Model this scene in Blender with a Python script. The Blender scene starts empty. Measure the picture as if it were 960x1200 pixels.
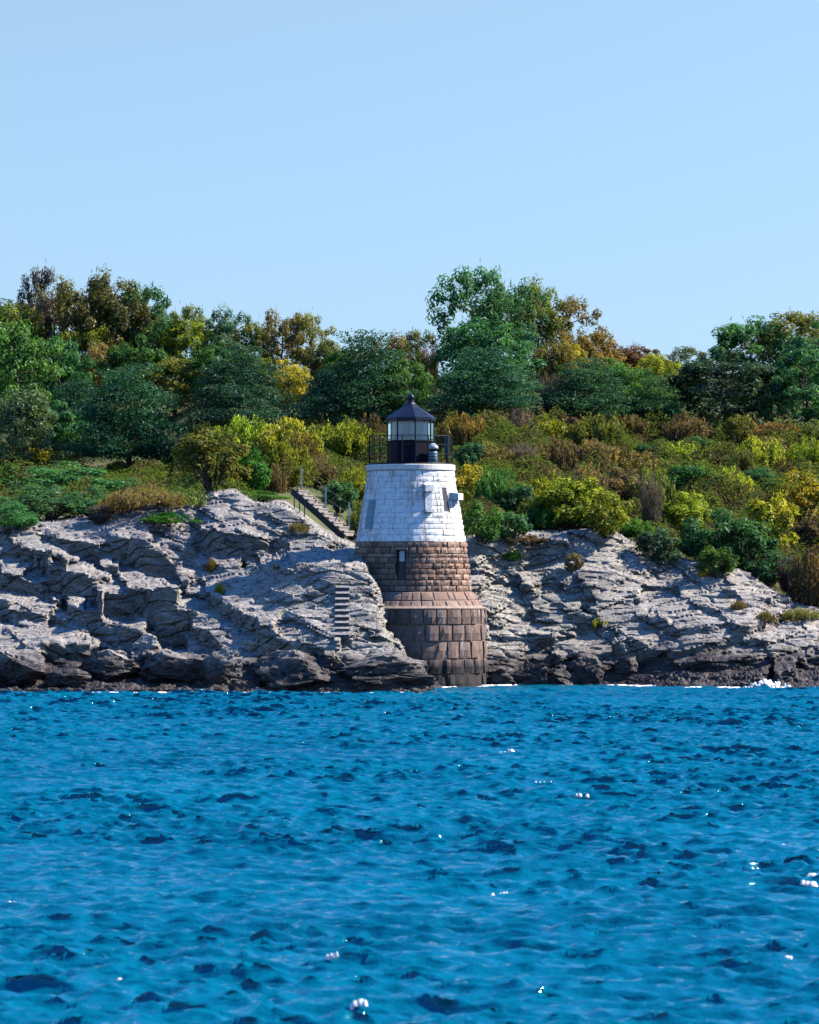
import bpy, math, random
import numpy as np
from mathutils import Vector, Matrix

R = math.radians
rng = np.random.default_rng(7)
random.seed(7)
scene = bpy.context.scene
COL = scene.collection

# ------------------------------------------------------------------ measured view
FOC, CX, HZ, CAMZ = 3900.0, 480.0, 673.0, 5.0      # focal length, axis and horizon of the photograph (960 x 1200)
YT = 150.0                                         # distance of the tower axis
S = YT / FOC                                       # metres per photograph pixel at the tower


def P(px, py, Y):
    return Vector(((px - CX) / FOC * Y, Y, CAMZ - (py - HZ) / FOC * Y))


def sm(a, b, x):
    t = np.clip((np.asarray(x, float) - a) / (b - a), 0, 1)
    return t * t * (3 - 2 * t)


# ------------------------------------------------------------------ numpy noise
def _hash(ix, iy, seed):
    h = (ix.astype(np.int64) * 374761393 + iy.astype(np.int64) * 668265263 + seed * 1442695041) & 0xFFFFFFFF
    h = ((h ^ (h >> 13)) * 1274126177) & 0xFFFFFFFF
    h = (h ^ (h >> 16)) & 0xFFFFFFFF
    return h / 4294967295.0


def vnoise(x, y, seed=0):
    ix, iy = np.floor(x), np.floor(y)
    fx, fy = x - ix, y - iy
    fx, fy = fx * fx * (3 - 2 * fx), fy * fy * (3 - 2 * fy)
    a, b = _hash(ix, iy, seed), _hash(ix + 1, iy, seed)
    c, d = _hash(ix, iy + 1, seed), _hash(ix + 1, iy + 1, seed)
    return (a + (b - a) * fx) * (1 - fy) + (c + (d - c) * fx) * fy


def fbm(x, y, seed=0, octv=4, gain=0.5):
    s, a, t = 0, 1.0, 0
    for k in range(octv):
        s = s + a * (vnoise(x * 2 ** k + 17.3 * k, y * 2 ** k - 9.1 * k, seed + k) - .5)
        t += a
        a *= gain
    return s / t


def worley(x, y, seed=0):
    """nearest cell id, distance to nearest and to the border"""
    ix, iy = np.floor(x), np.floor(y)
    d1 = np.full(x.shape, 9.0)
    d2 = np.full(x.shape, 9.0)
    idd = np.zeros(x.shape)
    cxx, cyy = np.zeros(x.shape), np.zeros(x.shape)
    for dx in (-1, 0, 1):
        for dy in (-1, 0, 1):
            jx, jy = ix + dx, iy + dy
            px = jx + .1 + .8 * _hash(jx, jy, seed)
            py = jy + .1 + .8 * _hash(jx, jy, seed + 91)
            d = np.hypot(x - px, y - py)
            near = d < d1
            d2 = np.where(near, d1, np.minimum(d2, d))
            idd = np.where(near, _hash(jx, jy, seed + 37), idd)
            cxx = np.where(near, px, cxx)
            cyy = np.where(near, py, cyy)
            d1 = np.where(near, d, d1)
    return idd, d1, d2 - d1


# ------------------------------------------------------------------ mesh helpers
def nmesh(name, verts, faces, smooth=False):
    """faces: int array (n,3) or (n,4), or a list of such arrays"""
    if not isinstance(faces, (list, tuple)):
        faces = [faces]
    me = bpy.data.meshes.new(name)
    verts = np.asarray(verts, np.float32)
    me.vertices.add(len(verts))
    me.vertices.foreach_set('co', verts.ravel())
    idx = np.concatenate([np.asarray(f, np.int32).ravel() for f in faces])
    cnt = np.concatenate([np.full(len(f), np.asarray(f).shape[1], np.int32) for f in faces])
    start = np.concatenate([[0], np.cumsum(cnt)[:-1]]).astype(np.int32)
    me.loops.add(len(idx))
    me.loops.foreach_set('vertex_index', idx)
    me.polygons.add(len(cnt))
    me.polygons.foreach_set('loop_start', start)
    me.polygons.foreach_set('loop_total', cnt)
    me.polygons.foreach_set('use_smooth', np.full(len(cnt), smooth))
    me.update(calc_edges=True)
    me.validate()
    return me


class MB:
    """collects simple shapes into one mesh"""

    def __init__(self):
        self.v, self.f, self.sm = [], [], []

    def add(self, vs, fs, smooth=False):
        o = len(self.v)
        self.v += [tuple(v) for v in vs]
        self.f += [tuple(i + o for i in f) for f in fs]
        self.sm += [smooth] * len(fs)
        return self

    def box(self, c, size, rot=None, bev=0.0):
        x, y, z = [s / 2 for s in size]
        vs = [Vector((a * x, b * y, d * z)) for d in (-1, 1) for b in (-1, 1) for a in (-1, 1)]
        if rot is not None:
            vs = [rot @ v for v in vs]
        vs = [v + Vector(c) for v in vs]
        return self.add(vs, [(0, 2, 3, 1), (4, 5, 7, 6), (0, 1, 5, 4), (2, 6, 7, 3), (0, 4, 6, 2), (1, 3, 7, 5)])

    def tube(self, a, b, r0, r1=None, n=8, caps=True):
        a, b = Vector(a), Vector(b)
        r1 = r0 if r1 is None else r1
        q = (b - a).to_track_quat('Z', 'Y')
        vs = []
        for p, r in ((a, r0), (b, r1)):
            for k in range(n):
                t = 2 * math.pi * k / n
                vs.append(p + q @ Vector((math.cos(t) * r, math.sin(t) * r, 0)))
        fs = [(k, (k + 1) % n, n + (k + 1) % n, n + k) for k in range(n)]
        self.add(vs, fs, True)
        if caps:
            self.add(vs[:n], [tuple(range(n - 1, -1, -1))])
            self.add(vs[n:], [tuple(range(n))])
        return self

    def lathe(self, prof, n=48, c=(0, 0, 0), phase=0.0, smooth=True, close=False):
        vs = []
        for r, z in prof:
            for k in range(n):
                t = phase + 2 * math.pi * k / n
                vs.append((c[0] + r * math.cos(t), c[1] + r * math.sin(t), c[2] + z))
        fs = []
        for j in range(len(prof) - 1):
            for k in range(n):
                k2 = (k + 1) % n
                fs.append((j * n + k, j * n + k2, (j + 1) * n + k2, (j + 1) * n + k))
        self.add(vs, fs, smooth)
        if close:
            m = (len(prof) - 1) * n
            self.add(vs[:n], [tuple(range(n - 1, -1, -1))])
            self.add(vs[m:], [tuple(range(n))])
        return self

    def mesh(self, name):
        me = bpy.data.meshes.new(name)
        me.from_pydata(self.v, [], self.f)
        me.polygons.foreach_set('use_smooth', self.sm)
        me.update()
        return me

    def build(self, name, mat, parent=None):
        return link(name, self.mesh(name), mat, parent)


def link(name, me, mat, parent=None):
    o = bpy.data.objects.new(name, me)
    COL.objects.link(o)
    if mat is not None and not me.materials:
        me.materials.append(mat)
    if parent is not None:
        o.parent = parent
    return o


def tag(o, label=None, cat=None, group=None, kind=None):
    if label:
        o['label'] = label
    if cat:
        o['category'] = cat
    if group:
        o['group'] = group
    if kind:
        o['kind'] = kind
    return o


def empty(name, loc, rz=0.0, scale=(1, 1, 1)):
    o = bpy.data.objects.new(name, None)
    COL.objects.link(o)
    o.location = loc
    o.rotation_euler = (0, 0, rz)
    o.scale = scale
    return o


# ------------------------------------------------------------------ materials
class NT:
    def __init__(self, name):
        self.m = bpy.data.materials.new(name)
        self.m.use_nodes = True
        self.t = self.m.node_tree
        self.b = self.t.nodes['Principled BSDF']

    def n(self, typ, **kw):
        nd = self.t.nodes.new(typ)
        for k, v in kw.items():
            if k.startswith('i_'):
                key = k[2:]
                key = int(key) if key.isdigit() else key
                nd.inputs[key].default_value = v
            else:
                setattr(nd, k, v)
        return nd

    def l(self, a, b):
        self.t.links.new(a, b)

    def ramp(self, fac, stops):
        r = self.n('ShaderNodeValToRGB')
        el = r.color_ramp.elements
        while len(el) < len(stops):
            el.new(.5)
        for e, (p, c) in zip(el, stops):
            e.position = p
            e.color = (*c, 1) if len(c) == 3 else c
        self.l(fac, r.inputs[0])
        return r.outputs[0]

    def mix(self, fac, a, b, mode='MIX'):
        m = self.n('ShaderNodeMix', data_type='RGBA', blend_type=mode)
        for sock, v in ((m.inputs[0], fac), (m.inputs[6], a), (m.inputs[7], b)):
            if isinstance(v, (int, float)):
                sock.default_value = v
            elif isinstance(v, tuple):
                sock.default_value = (*v, 1)
            else:
                self.l(v, sock)
        return m.outputs[2]

    def math(self, op, a, b=None, clamp=False):
        m = self.n('ShaderNodeMath', operation=op, use_clamp=clamp)
        if op == 'MULTIPLY_ADD':
            m.inputs[2].default_value = 0.0
        for s, v in zip(m.inputs, (a, b)):
            if v is None:
                continue
            if isinstance(v, (int, float)):
                s.default_value = v
            else:
                self.l(v, s)
        return m.outputs[0]

    def noise(self, scale, detail=4, rough=.55, vec=None, stretch=None):
        nd = self.n('ShaderNodeTexNoise', i_Scale=scale, i_Detail=detail, i_Roughness=rough)
        if vec is None:
            vec = self.pos()
        if stretch:
            mp = self.n('ShaderNodeMapping')
            mp.inputs['Scale'].default_value = stretch
            self.l(vec, mp.inputs[0])
            vec = mp.outputs[0]
        self.l(vec, nd.inputs['Vector'])
        return nd.outputs['Fac']

    def pos(self):
        if not hasattr(self, '_p'):
            self._p = self.n('ShaderNodeNewGeometry').outputs['Position']
        return self._p

    def bump(self, h, strength=.5, dist=.05):
        b = self.n('ShaderNodeBump', i_Strength=strength, i_Distance=dist)
        self.l(h, b.inputs['Height'])
        self.l(b.outputs[0], self.b.inputs['Normal'])

    def set(self, **kw):
        for k, v in kw.items():
            s = self.b.inputs[k.replace('_', ' ')]
            if isinstance(v, (int, float)):
                s.default_value = v
            elif isinstance(v, tuple):
                s.default_value = (*v, 1)
            else:
                self.l(v, s)
        return self


def plain(name, col, rough=.6, metal=0.0, var=.25, spec=.5):
    t = NT(name)
    f = t.noise(6, 3)
    c = t.ramp(f, [(.3, tuple(x * (1 - var) for x in col)), (.7, tuple(min(1, x * (1 + var)) for x in col))])
    t.set(Base_Color=c, Roughness=rough, Metallic=metal, Specular_IOR_Level=spec)
    return t.m


def rock_mat():
    t = NT('granite_ledge')
    sep = t.n('ShaderNodeSeparateXYZ')
    t.l(t.pos(), sep.inputs[0])
    big = t.noise(.22, 3)
    c1 = t.ramp(big, [(.36, (.285, .268, .272)), (.50, (.40, .37, .335)), (.64, (.315, .325, .285))])
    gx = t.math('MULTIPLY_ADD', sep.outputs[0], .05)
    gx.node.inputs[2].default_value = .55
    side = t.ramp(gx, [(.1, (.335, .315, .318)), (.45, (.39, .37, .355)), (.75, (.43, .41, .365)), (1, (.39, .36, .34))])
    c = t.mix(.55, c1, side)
    mid = t.noise(1.1, 6, .7, stretch=(1, .6, 1.6))
    c = t.mix(1.0, c, t.ramp(mid, [(.3, (.30, .30, .32)), (.46, (.80, .80, .80)), (.72, (1.15, 1.12, 1.06))]), 'MULTIPLY')
    fine = t.noise(7, 6, .75, stretch=(1, 1, 2.0))
    c = t.mix(1.0, c, t.ramp(fine, [(.34, (.30, .30, .33)), (.47, (.95, .95, .94)), (.7, (1.38, 1.36, 1.32))]), 'MULTIPLY')
    lich = t.noise(2.3, 5, .7)
    c = t.mix(t.ramp(lich, [(.56, (0, 0, 0)), (.66, (.55, .55, .55))]), c, (.31, .28, .17))
    # weed and wet band above the water
    wn = t.noise(.8, 5, .65, stretch=(1, 1, .5))
    zz = t.math('MULTIPLY_ADD', wn, -2.6)
    zz.node.inputs[2].default_value = 1.3
    h = t.math('ADD', sep.outputs[2], zz)
    wet = t.ramp(t.math('MULTIPLY_ADD', h, .5), [(.58, (1, 1, 1)), (.98, (0, 0, 0))])
    weed = t.ramp(t.noise(3.5, 6, .7), [(.3, (.010, .008, .010)), (.5, (.03, .023, .024)), (.68, (.085, .066, .068)), (.8, (.035, .045, .02))])
    c = t.mix(wet, c, weed)
    t.set(Base_Color=c, Roughness=t.math('MULTIPLY_ADD', wet, -.25))
    t.b.inputs['Roughness'].links[0].from_node.inputs[2].default_value = .85
    b1 = t.noise(3.2, 8, .72, stretch=(1, .7, 1.7))
    b2 = t.n('ShaderNodeTexVoronoi', feature='DISTANCE_TO_EDGE', i_Scale=1.5)
    mp = t.n('ShaderNodeMapping')
    mp.inputs['Scale'].default_value = (.7, .6, 1.9)
    mp.inputs['Rotation'].default_value = (0, R(24), 0)
    wob = t.n('ShaderNodeTexNoise', i_Scale=.9, i_Detail=4.0)
    t.l(t.pos(), wob.inputs['Vector'])
    va = t.n('ShaderNodeVectorMath', operation='ADD')
    vs = t.n('ShaderNodeVectorMath', operation='SCALE')
    vs.inputs['Scale'].default_value = .9
    t.l(wob.outputs['Color'], vs.inputs[0])
    t.l(t.pos(), va.inputs[0])
    t.l(vs.outputs[0], va.inputs[1])
    t.l(va.outputs[0], mp.inputs[0])
    t.l(mp.outputs[0], b2.inputs['Vector'])
    ck = t.ramp(b2.outputs['Distance'], [(0, (0, 0, 0)), (.05, (1, 1, 1))])
    b3 = t.n('ShaderNodeTexVoronoi', feature='DISTANCE_TO_EDGE', i_Scale=2.6)
    mp3 = t.n('ShaderNodeMapping')
    mp3.inputs['Scale'].default_value = (.45, .45, 2.2)
    mp3.inputs['Rotation'].default_value = (0, R(-16), 0)
    t.l(va.outputs[0], mp3.inputs[0])
    t.l(mp3.outputs[0], b3.inputs['Vector'])
    ck3 = t.ramp(b3.outputs['Distance'], [(0, (0, 0, 0)), (.045, (1, 1, 1))])
    ckk = t.mix(1.0, ck, ck3, 'MULTIPLY')
    msk = t.ramp(t.noise(.6, 4, .6), [(.46, (1, 1, 1)), (.62, (.3, .3, .3))])
    seam = t.mix(msk, (1.0, 1.0, 1.0), ckk)
    c = t.mix(1.0, c, t.ramp(seam, [(0, (.12, .115, .13)), (.8, (1, 1, 1))]), 'MULTIPLY')
    t.set(Base_Color=c)
    hgt = t.math('ADD', b1, t.math('MULTIPLY', ckk, .35))
    t.bump(hgt, .55, .10)
    return t.m


def leaf_mat(name, trans=.45, vmin=.6, vmax=1.5):
    t = NT(name)
    oi = t.n('ShaderNodeObjectInfo')
    ge = t.n('ShaderNodeNewGeometry')
    v = t.ramp(ge.outputs['Random Per Island'], [(0, (vmin, vmin * .95, vmin)), (.7, (1.05, 1.05, 1.0)), (1, (vmax, vmax * .93, vmax * .8))])
    c = t.mix(1.0, oi.outputs['Color'], v, 'MULTIPLY')
    n1 = t.noise(.75, 4, .65)
    c = t.mix(1.0, c, t.ramp(n1, [(.30, (.62, .74, .80)), (.48, (1.12, 1.18, 1.18)), (.66, (1.95, 1.8, 1.25))]), 'MULTIPLY')
    n2 = t.noise(1.4, 3, .6, stretch=(1, 1, .7))
    c = t.mix(t.ramp(n2, [(.52, (0, 0, 0)), (.70, (.26, .26, .26))]), c, (.13, .15, .045))
    df = t.n('ShaderNodeBsdfDiffuse')
    tr = t.n('ShaderNodeBsdfTranslucent')
    gl = t.n('ShaderNodeBsdfGlossy', i_Roughness=.45)
    gl.inputs['Color'].default_value = (.5, .55, .6, 1)
    t.l(c, df.inputs[0])
    t.l(t.mix(1.0, c, (1.15, 1.1, .6), 'MULTIPLY'), tr.inputs[0])
    m = t.n('ShaderNodeMixShader')
    m.inputs[0].default_value = trans
    t.l(df.outputs[0], m.inputs[1])
    t.l(tr.outputs[0], m.inputs[2])
    m2 = t.n('ShaderNodeMixShader')
    m2.inputs[0].default_value = .03
    t.l(m.outputs[0], m2.inputs[1])
    t.l(gl.outputs[0], m2.inputs[2])
    t.l(m2.outputs[0], t.t.nodes['Material Output'].inputs[0])
    t.t.nodes.remove(t.b)
    return t.m


def stone_mat(name, cols, stain=0.0, lime=0.0, rough=.85):
    """block masonry: each block its own shade; run-off stains and salt streaks with shapes of their own"""
    t = NT(name)
    ge = t.n('ShaderNodeNewGeometry')
    n = len(cols) - 1
    c = t.ramp(ge.outputs['Random Per Island'], [(i / n, k) for i, k in enumerate(cols)])
    f = t.noise(5, 6, .7)
    c = t.mix(1.0, c, t.ramp(f, [(.3, (.62, .6, .6)), (.5, (1, 1, 1)), (.75, (1.25, 1.22, 1.2))]), 'MULTIPLY')
    if stain:
        s = t.noise(1.7, 5, .65, stretch=(1, 1, .22))
        c = t.mix(t.ramp(s, [(.60, (0, 0, 0)), (.74, (stain,) * 3)]), c, (.27, .135, .06))
    if lime:
        s = t.noise(2.6, 6, .7, stretch=(1, 1, .16))
        c = t.mix(t.ramp(s, [(.56, (0, 0, 0)), (.66, (lime,) * 3)]), c, (.62, .55, .55))
    t.set(Base_Color=c, Roughness=rough)
    t.bump(t.noise(9, 6, .7), .6, .04)
    return t

# ------------------------------------------------------------------ the land
def cv(px, *pts):
    a = np.array(pts, float)
    return np.interp(px, a[:, 0], a[:, 1])


RT = [(-80, 628), (0, 622), (10, 616), (30, 612), (60, 612), (110, 606), (150, 598), (165, 590), (230, 592), (250, 576),
      (275, 575), (300, 588), (335, 592), (350, 602), (380, 624), (415, 640), (545, 632), (590, 621), (650, 623),
      (690, 619), (715, 619), (730, 630), (760, 642), (800, 655), (850, 664), (880, 672), (905, 692), (935, 706), (970, 716), (1040, 722)]
YR = [(-80, 157.5), (230, 158), (300, 158), (400, 156.5), (560, 156), (620, 159), (760, 159), (880, 156), (960, 154), (1040, 154)]
MT = [(-80, 548), (100, 545), (200, 540), (235, 500), (330, 497), (430, 494), (560, 480), (640, 485), (700, 485), (780, 495), (850, 495), (1040, 500)]
HT = [(-80, 438), (150, 428), (300, 450), (480, 452), (600, 425), (700, 436), (800, 448), (900, 432), (1040, 430)]


def ground_Y(px, py):
    """distance of the ground seen at this place of the photograph"""
    rt, mt, ht = cv(px, *RT), cv(px, *MT), cv(px, *HT)
    yr = cv(px, *YR)
    t = (rt - py) / (rt - mt)
    u = np.clip((mt - py) / (mt - ht), 0, 1.5)
    return np.where(t < 1, yr + (200 - yr) * np.clip(t, -.15, 1), 200 + 36 * u)


CROPS = {'A': (0, 600, 5.456), 'B': (140, 600, 5.456), 'C': (280, 650, 4.8), 'D': (540, 580, 4.364), 'E': (720, 620, 4.0), 'F': (200, 540, 3.692)}
# vertical, broken faces of the ledge (outlines read off the photograph)
FACES = {
    'A': [[(80, 215), (130, 225), (200, 240), (300, 255), (400, 290), (490, 325), (420, 335), (330, 300), (250, 310), (160, 310), (100, 270)],
          [(230, 140), (300, 150), (420, 175), (540, 190), (620, 215), (632, 325), (560, 325), (510, 290), (450, 240), (400, 230), (330, 200), (260, 170)],
          [(690, 150), (770, 170), (873, 180), (873, 360), (800, 320), (720, 305), (715, 230)],
          [(0, 400), (60, 425), (130, 415), (215, 455), (290, 440), (300, 520), (260, 540), (140, 520), (60, 500), (0, 495)],
          [(210, 310), (310, 310), (360, 350), (370, 385), (420, 400), (540, 400), (590, 430), (690, 415), (700, 430), (640, 460), (600, 470),
           (680, 520), (760, 555), (840, 560), (850, 660), (690, 665), (600, 600), (520, 540), (400, 500), (300, 400), (240, 380)],
          [(300, 400), (360, 420), (390, 480), (390, 525), (320, 510)],
          [(0, 560), (80, 575), (40, 620), (0, 620)],
          [(0, 650), (60, 630), (200, 640), (300, 660), (420, 690), (440, 700), (360, 720), (320, 715), (240, 690), (150, 680), (0, 690)],
          [(360, 590), (470, 600), (500, 640), (600, 640), (660, 680), (690, 760), (690, 810), (600, 760), (540, 720), (480, 700), (450, 650)],
          [(270, 850), (330, 830), (450, 850), (580, 860), (690, 870), (660, 930), (520, 940), (420, 920), (350, 930), (300, 960), (250, 890)],
          [(0, 920), (100, 910), (200, 940), (260, 990), (300, 1000), (240, 1060), (120, 1100), (0, 1090)],
          [(700, 740), (760, 760), (873, 770), (873, 830), (800, 860), (740, 810)],
          [(640, 335), (700, 360), (790, 415), (820, 460), (780, 440), (700, 390)],
          [(0, 255), (70, 235), (60, 268), (0, 285)]],
    'B': [[(0, 170), (150, 180), (200, 215), (290, 290), (370, 370), (375, 435), (300, 410), (240, 390), (160, 400), (90, 350), (0, 320)],
          [(55, 490), (140, 500), (250, 490), (330, 485), (375, 530), (370, 620), (420, 640), (450, 720), (440, 760), (400, 740), (430, 860),
           (350, 870), (330, 820), (250, 780), (170, 690), (100, 620), (80, 560)],
          [(470, 150), (560, 140), (700, 135), (790, 160), (873, 190), (873, 290), (750, 285), (620, 275), (540, 230), (490, 200)],
          [(300, 215), (390, 220), (470, 270), (480, 290), (430, 285), (380, 240)],
          [(370, 440), (470, 450), (460, 465), (380, 455)],
          [(470, 530), (560, 520), (600, 545), (640, 570), (740, 630), (873, 700), (873, 770), (780, 730), (690, 680), (620, 620), (570, 570)],
          [(460, 750), (530, 745), (580, 800), (640, 880), (600, 870), (520, 850)],
          [(150, 920), (280, 920), (290, 980), (200, 1020), (150, 1010)],
          [(200, 780), (300, 790), (320, 850), (260, 850)], [(790, 830), (850, 830), (860, 900), (800, 880)]],
    'C': [[(0, 320), (100, 370), (110, 395), (50, 370), (0, 345)],
          [(100, 420), (180, 425), (260, 490), (330, 530), (380, 560), (250, 560), (130, 590), (100, 520)],
          [(210, 275), (300, 262), (440, 200), (450, 217), (310, 278)], [(650, 240), (760, 195), (770, 215), (660, 250)],
          [(730, 465), (870, 460), (860, 475), (740, 487)], [(330, 480), (460, 545), (460, 562), (340, 510)], [(100, 395), (200, 400), (170, 415), (120, 410)]],
    'F': [[(100, 320), (220, 310), (330, 325), (480, 345), (510, 370), (430, 400), (330, 415), (210, 400), (140, 380)],
          [(200, 590), (260, 640), (370, 700), (360, 730), (280, 690), (200, 630)],
          [(330, 270), (390, 280), (470, 310), (520, 330), (460, 320), (380, 295)], [(470, 480), (560, 470), (600, 480), (520, 495)]],
    'D': [[(35, 250), (80, 255), (75, 290), (40, 290)], [(105, 265), (200, 260), (300, 290), (345, 325), (250, 320), (120, 310)],
          [(345, 325), (420, 300), (480, 255), (530, 240), (540, 265), (490, 280), (430, 320), (370, 335)],
          [(130, 320), (200, 345), (270, 400), (330, 470), (400, 515), (370, 522), (310, 475), (262, 425), (215, 385), (150, 352)],
          [(545, 185), (600, 200), (625, 215), (560, 220)], [(635, 215), (700, 220), (745, 250), (690, 257), (640, 248)],
          [(600, 420), (625, 430), (680, 550), (650, 548), (610, 470)], [(310, 515), (350, 560), (365, 640), (345, 640), (340, 590)],
          [(360, 588), (435, 600), (440, 620), (370, 617)], [(370, 640), (430, 640), (480, 665), (420, 662), (365, 655)],
          [(340, 700), (500, 735), (470, 780), (420, 785), (345, 745)], [(140, 710), (200, 730), (330, 715), (320, 737), (220, 752), (150, 735)],
          [(500, 565), (580, 600), (670, 630), (690, 690), (620, 690), (540, 690), (500, 680), (600, 665), (560, 620)],
          [(780, 690), (830, 720), (960, 770), (960, 820), (880, 830), (800, 880), (745, 895), (870, 820)],
          [(570, 800), (620, 830), (690, 900), (730, 940), (640, 935), (590, 880), (580, 830)], [(370, 840), (420, 840), (470, 890), (460, 930), (380, 890)],
          [(520, 470), (600, 458), (540, 502)], [(400, 440), (560, 345), (560, 358), (410, 452)]],
    'E': [[(0, 480), (60, 510), (180, 570), (310, 572), (440, 538), (600, 470), (810, 392), (822, 412), (680, 465), (560, 530), (420, 572),
           (300, 594), (200, 602), (100, 640), (0, 660), (90, 590)],
          [(350, 340), (480, 380), (500, 412), (400, 372)], [(520, 230), (560, 260), (580, 276), (540, 262)], [(500, 280), (560, 290), (600, 350), (560, 332)],
          [(230, 130), (330, 190), (420, 270), (380, 242), (290, 182)], [(330, 480), (440, 460), (520, 438), (510, 452), (440, 477)],
          [(130, 212), (190, 188), (195, 202), (140, 227)], [(200, 380), (300, 500), (280, 512), (220, 442)],
          [(560, 525), (700, 520), (710, 537), (590, 547)], [(545, 630), (630, 590), (640, 602), (560, 652)], [(900, 590), (960, 600), (960, 640), (920, 632)],
          [(860, 590), (900, 640), (850, 642)], [(520, 430), (620, 460), (560, 482)], [(0, 250), (45, 235), (40, 250), (0, 262)], [(720, 340), (840, 330), (800, 350)],
          [(270, 640), (420, 620), (520, 650), (400, 665), (280, 655)]],
}


def in_poly(x, y, poly):
    r = np.zeros(x.shape, bool)
    n = len(poly)
    for i in range(n):
        (x0, y0), (x1, y1) = poly[i], poly[(i + 1) % n]
        if y0 == y1:
            continue
        c = ((y0 > y) != (y1 > y)) & (x < (x1 - x0) * (y - y0) / (y1 - y0) + x0)
        r ^= c
    return r


def build_relief():
    st = 2.0
    pxs = np.arange(-80, 1041, st)
    pys = np.arange(816, 569, -st)                # bottom row first
    X, Yp = np.meshgrid(pxs, pys)
    wob = 3.0 * fbm(X / 9, Yp / 7, 5, 3)
    wob2 = 3.0 * fbm(X / 9 + 40, Yp / 7, 6, 3)
    dark = np.zeros(X.shape, bool)
    for k, polys in FACES.items():
        ox, oy, s = CROPS[k]
        for pg in polys:
            dark |= in_poly(X + wob, Yp + wob2, [(ox + a / s, oy + b / s) for a, b in pg])
    rt = cv(pxs, *RT)[None, :]
    yr = cv(pxs, *YR)[None, :]
    t = np.clip((808 - Yp) / (808 - rt), 0, 1.0)
    left0 = 140.0 + (yr - 140.0) * t
    near = np.interp(806 - Yp, [-10, 36, 60, 94, 120, 146, 162, 190], [139.5, 141.2, 142.5, 144.2, 145.4, 146.3, 151.6, 154])
    f = sm(230, 400, X)
    left = left0 * (1 - f) + near * f
    y0r = cv(pxs, (-80, 149.5), (720, 149.5), (800, 147), (1040, 144.5))[None, :]
    right = y0r + (yr - y0r) * t ** 1.05
    xe = np.interp(-Yp, [-812, -803, -770, -740, -712, -690, -660, -640, -600], [503, 499, 463, 446, 439, 437, 424, 410, 405])
    s_ = sm(0, 26, X - xe + 2 * wob)
    base = left * (1 - s_) + right * s_
    above = Yp < rt
    base = base + np.where(above, (rt - Yp) * 1.6, 0)
    # facets: broken slabs, dipping one way on the stair side and the other way beyond the tower
    dip = np.where(X < 470, R(26), R(-18))
    u = X * np.cos(dip) + Yp * np.sin(dip)
    v = -X * np.sin(dip) + Yp * np.cos(dip)
    uu, vv = u + 10 * fbm(u / 30, v / 20, 11, 3), v + 8 * fbm(u / 34, v / 18, 12, 3)
    id1, _, e1 = worley(uu / 62, vv / 23, 3)
    id2, _, e2 = worley(uu / 26 + 5, vv / 10, 4)
    id3, _, e3 = worley(uu / 9 + 5, vv / 4.5, 14)
    mod = (.45 + 1.1 * id1) * (.75 + .5 * id2) * (.85 + .3 * id3)
    crack = np.zeros(X.shape, bool)
    lip = fbm(X / 70, Yp / 34, 15, 3)
    dark |= (e1 < .06) & (lip > -.02) & (Yp > cv(pxs, *RT)[None, :] + 4) & (Yp < 800)
    dark[1:] |= dark[:-1].copy()
    dark[:, 1:] |= dark[:, :-1].copy()
    gy_base = np.gradient(base, axis=0)           # per row, upwards
    gx_base = np.gradient(base, axis=1)
    nolift = above | dark
    gy = np.where(dark, -.030, np.where(above, gy_base, gy_base * mod))
    gy = np.where(crack & ~above & ~dark, gy * .15, gy)
    # each column keeps its total run
    lit = ~above & ~dark & (Yp < 808)
    need = (gy_base * (~above & (Yp < 808))).sum(0) - (gy * ((dark | crack) & ~above)).sum(0)
    have = (gy * lit).sum(0)
    fac = np.clip(need / np.maximum(have, .1), .6, 2.4)
    ker = np.ones(9) / 9
    fac = np.convolve(np.pad(fac, 4, mode='edge'), ker, 'valid')
    gy = np.where(lit, gy * fac[None, :], gy)
    gx = np.where(above | dark, 0, ((id1 * 7.31) % 1 - .5) * .045 + ((id2 * 5.17) % 1 - .5) * .04)
    gyU, gxU = gy - gy_base, gx
    w0 = None
    wy, wx = 1.0, np.where(dark, 2.5, 5.0)
    wx = np.where((s_ > .02) & (s_ < .98), .6, wx)
    an = np.where(above, .3, .003)
    an[:3] = 2.0
    fy = gyU[1:]
    fx = gxU[:, :-1]
    U = np.zeros(X.shape)
    w0x, w0y = wx[:, :-1].copy(), np.ones(fy.shape)
    w0y[dark[1:]] = 8.0
    wxx, wyy = w0x.copy(), w0y.copy()
    for it in range(9):
        def A(U):
            o = an * U
            d = (U[1:] - U[:-1]) * wyy
            o[1:] += d
            o[:-1] -= d
            d = (U[:, 1:] - U[:, :-1]) * wxx
            o[:, 1:] += d
            o[:, :-1] -= d
            return o
        b = np.zeros(X.shape)
        d = fy * wyy
        b[1:] += d
        b[:-1] -= d
        d = fx * wxx
        b[:, 1:] += d
        b[:, :-1] -= d
        r = b - A(U)
        p = r.copy()
        rs = (r * r).sum()
        for _ in range(450):
            Ap = A(p)
            al = rs / (p * Ap).sum()
            U += al * p
            r -= al * Ap
            rn = (r * r).sum()
            if rn < 1e-6:
                break
            p = r + rn / rs * p
            rs = rn
        # let the blocks part from each other where they must: broken sides instead of smooth saddles
        rx = np.abs(U[:, 1:] - U[:, :-1] - fx)
        ry = np.abs(U[1:] - U[:-1] - fy)
        wxx = w0x / (1 + (rx / .04) ** 2)
        wyy = w0y / (1 + (ry / .16) ** 2)
    D = base + U
    D = np.median(np.stack([np.roll(D, k, 1) for k in range(-2, 3)]), axis=0)      # clean slabs, crisp breaks
    gk = np.exp(-(np.arange(-4, 5) / 2.0) ** 2)
    gk /= gk.sum()
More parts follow.
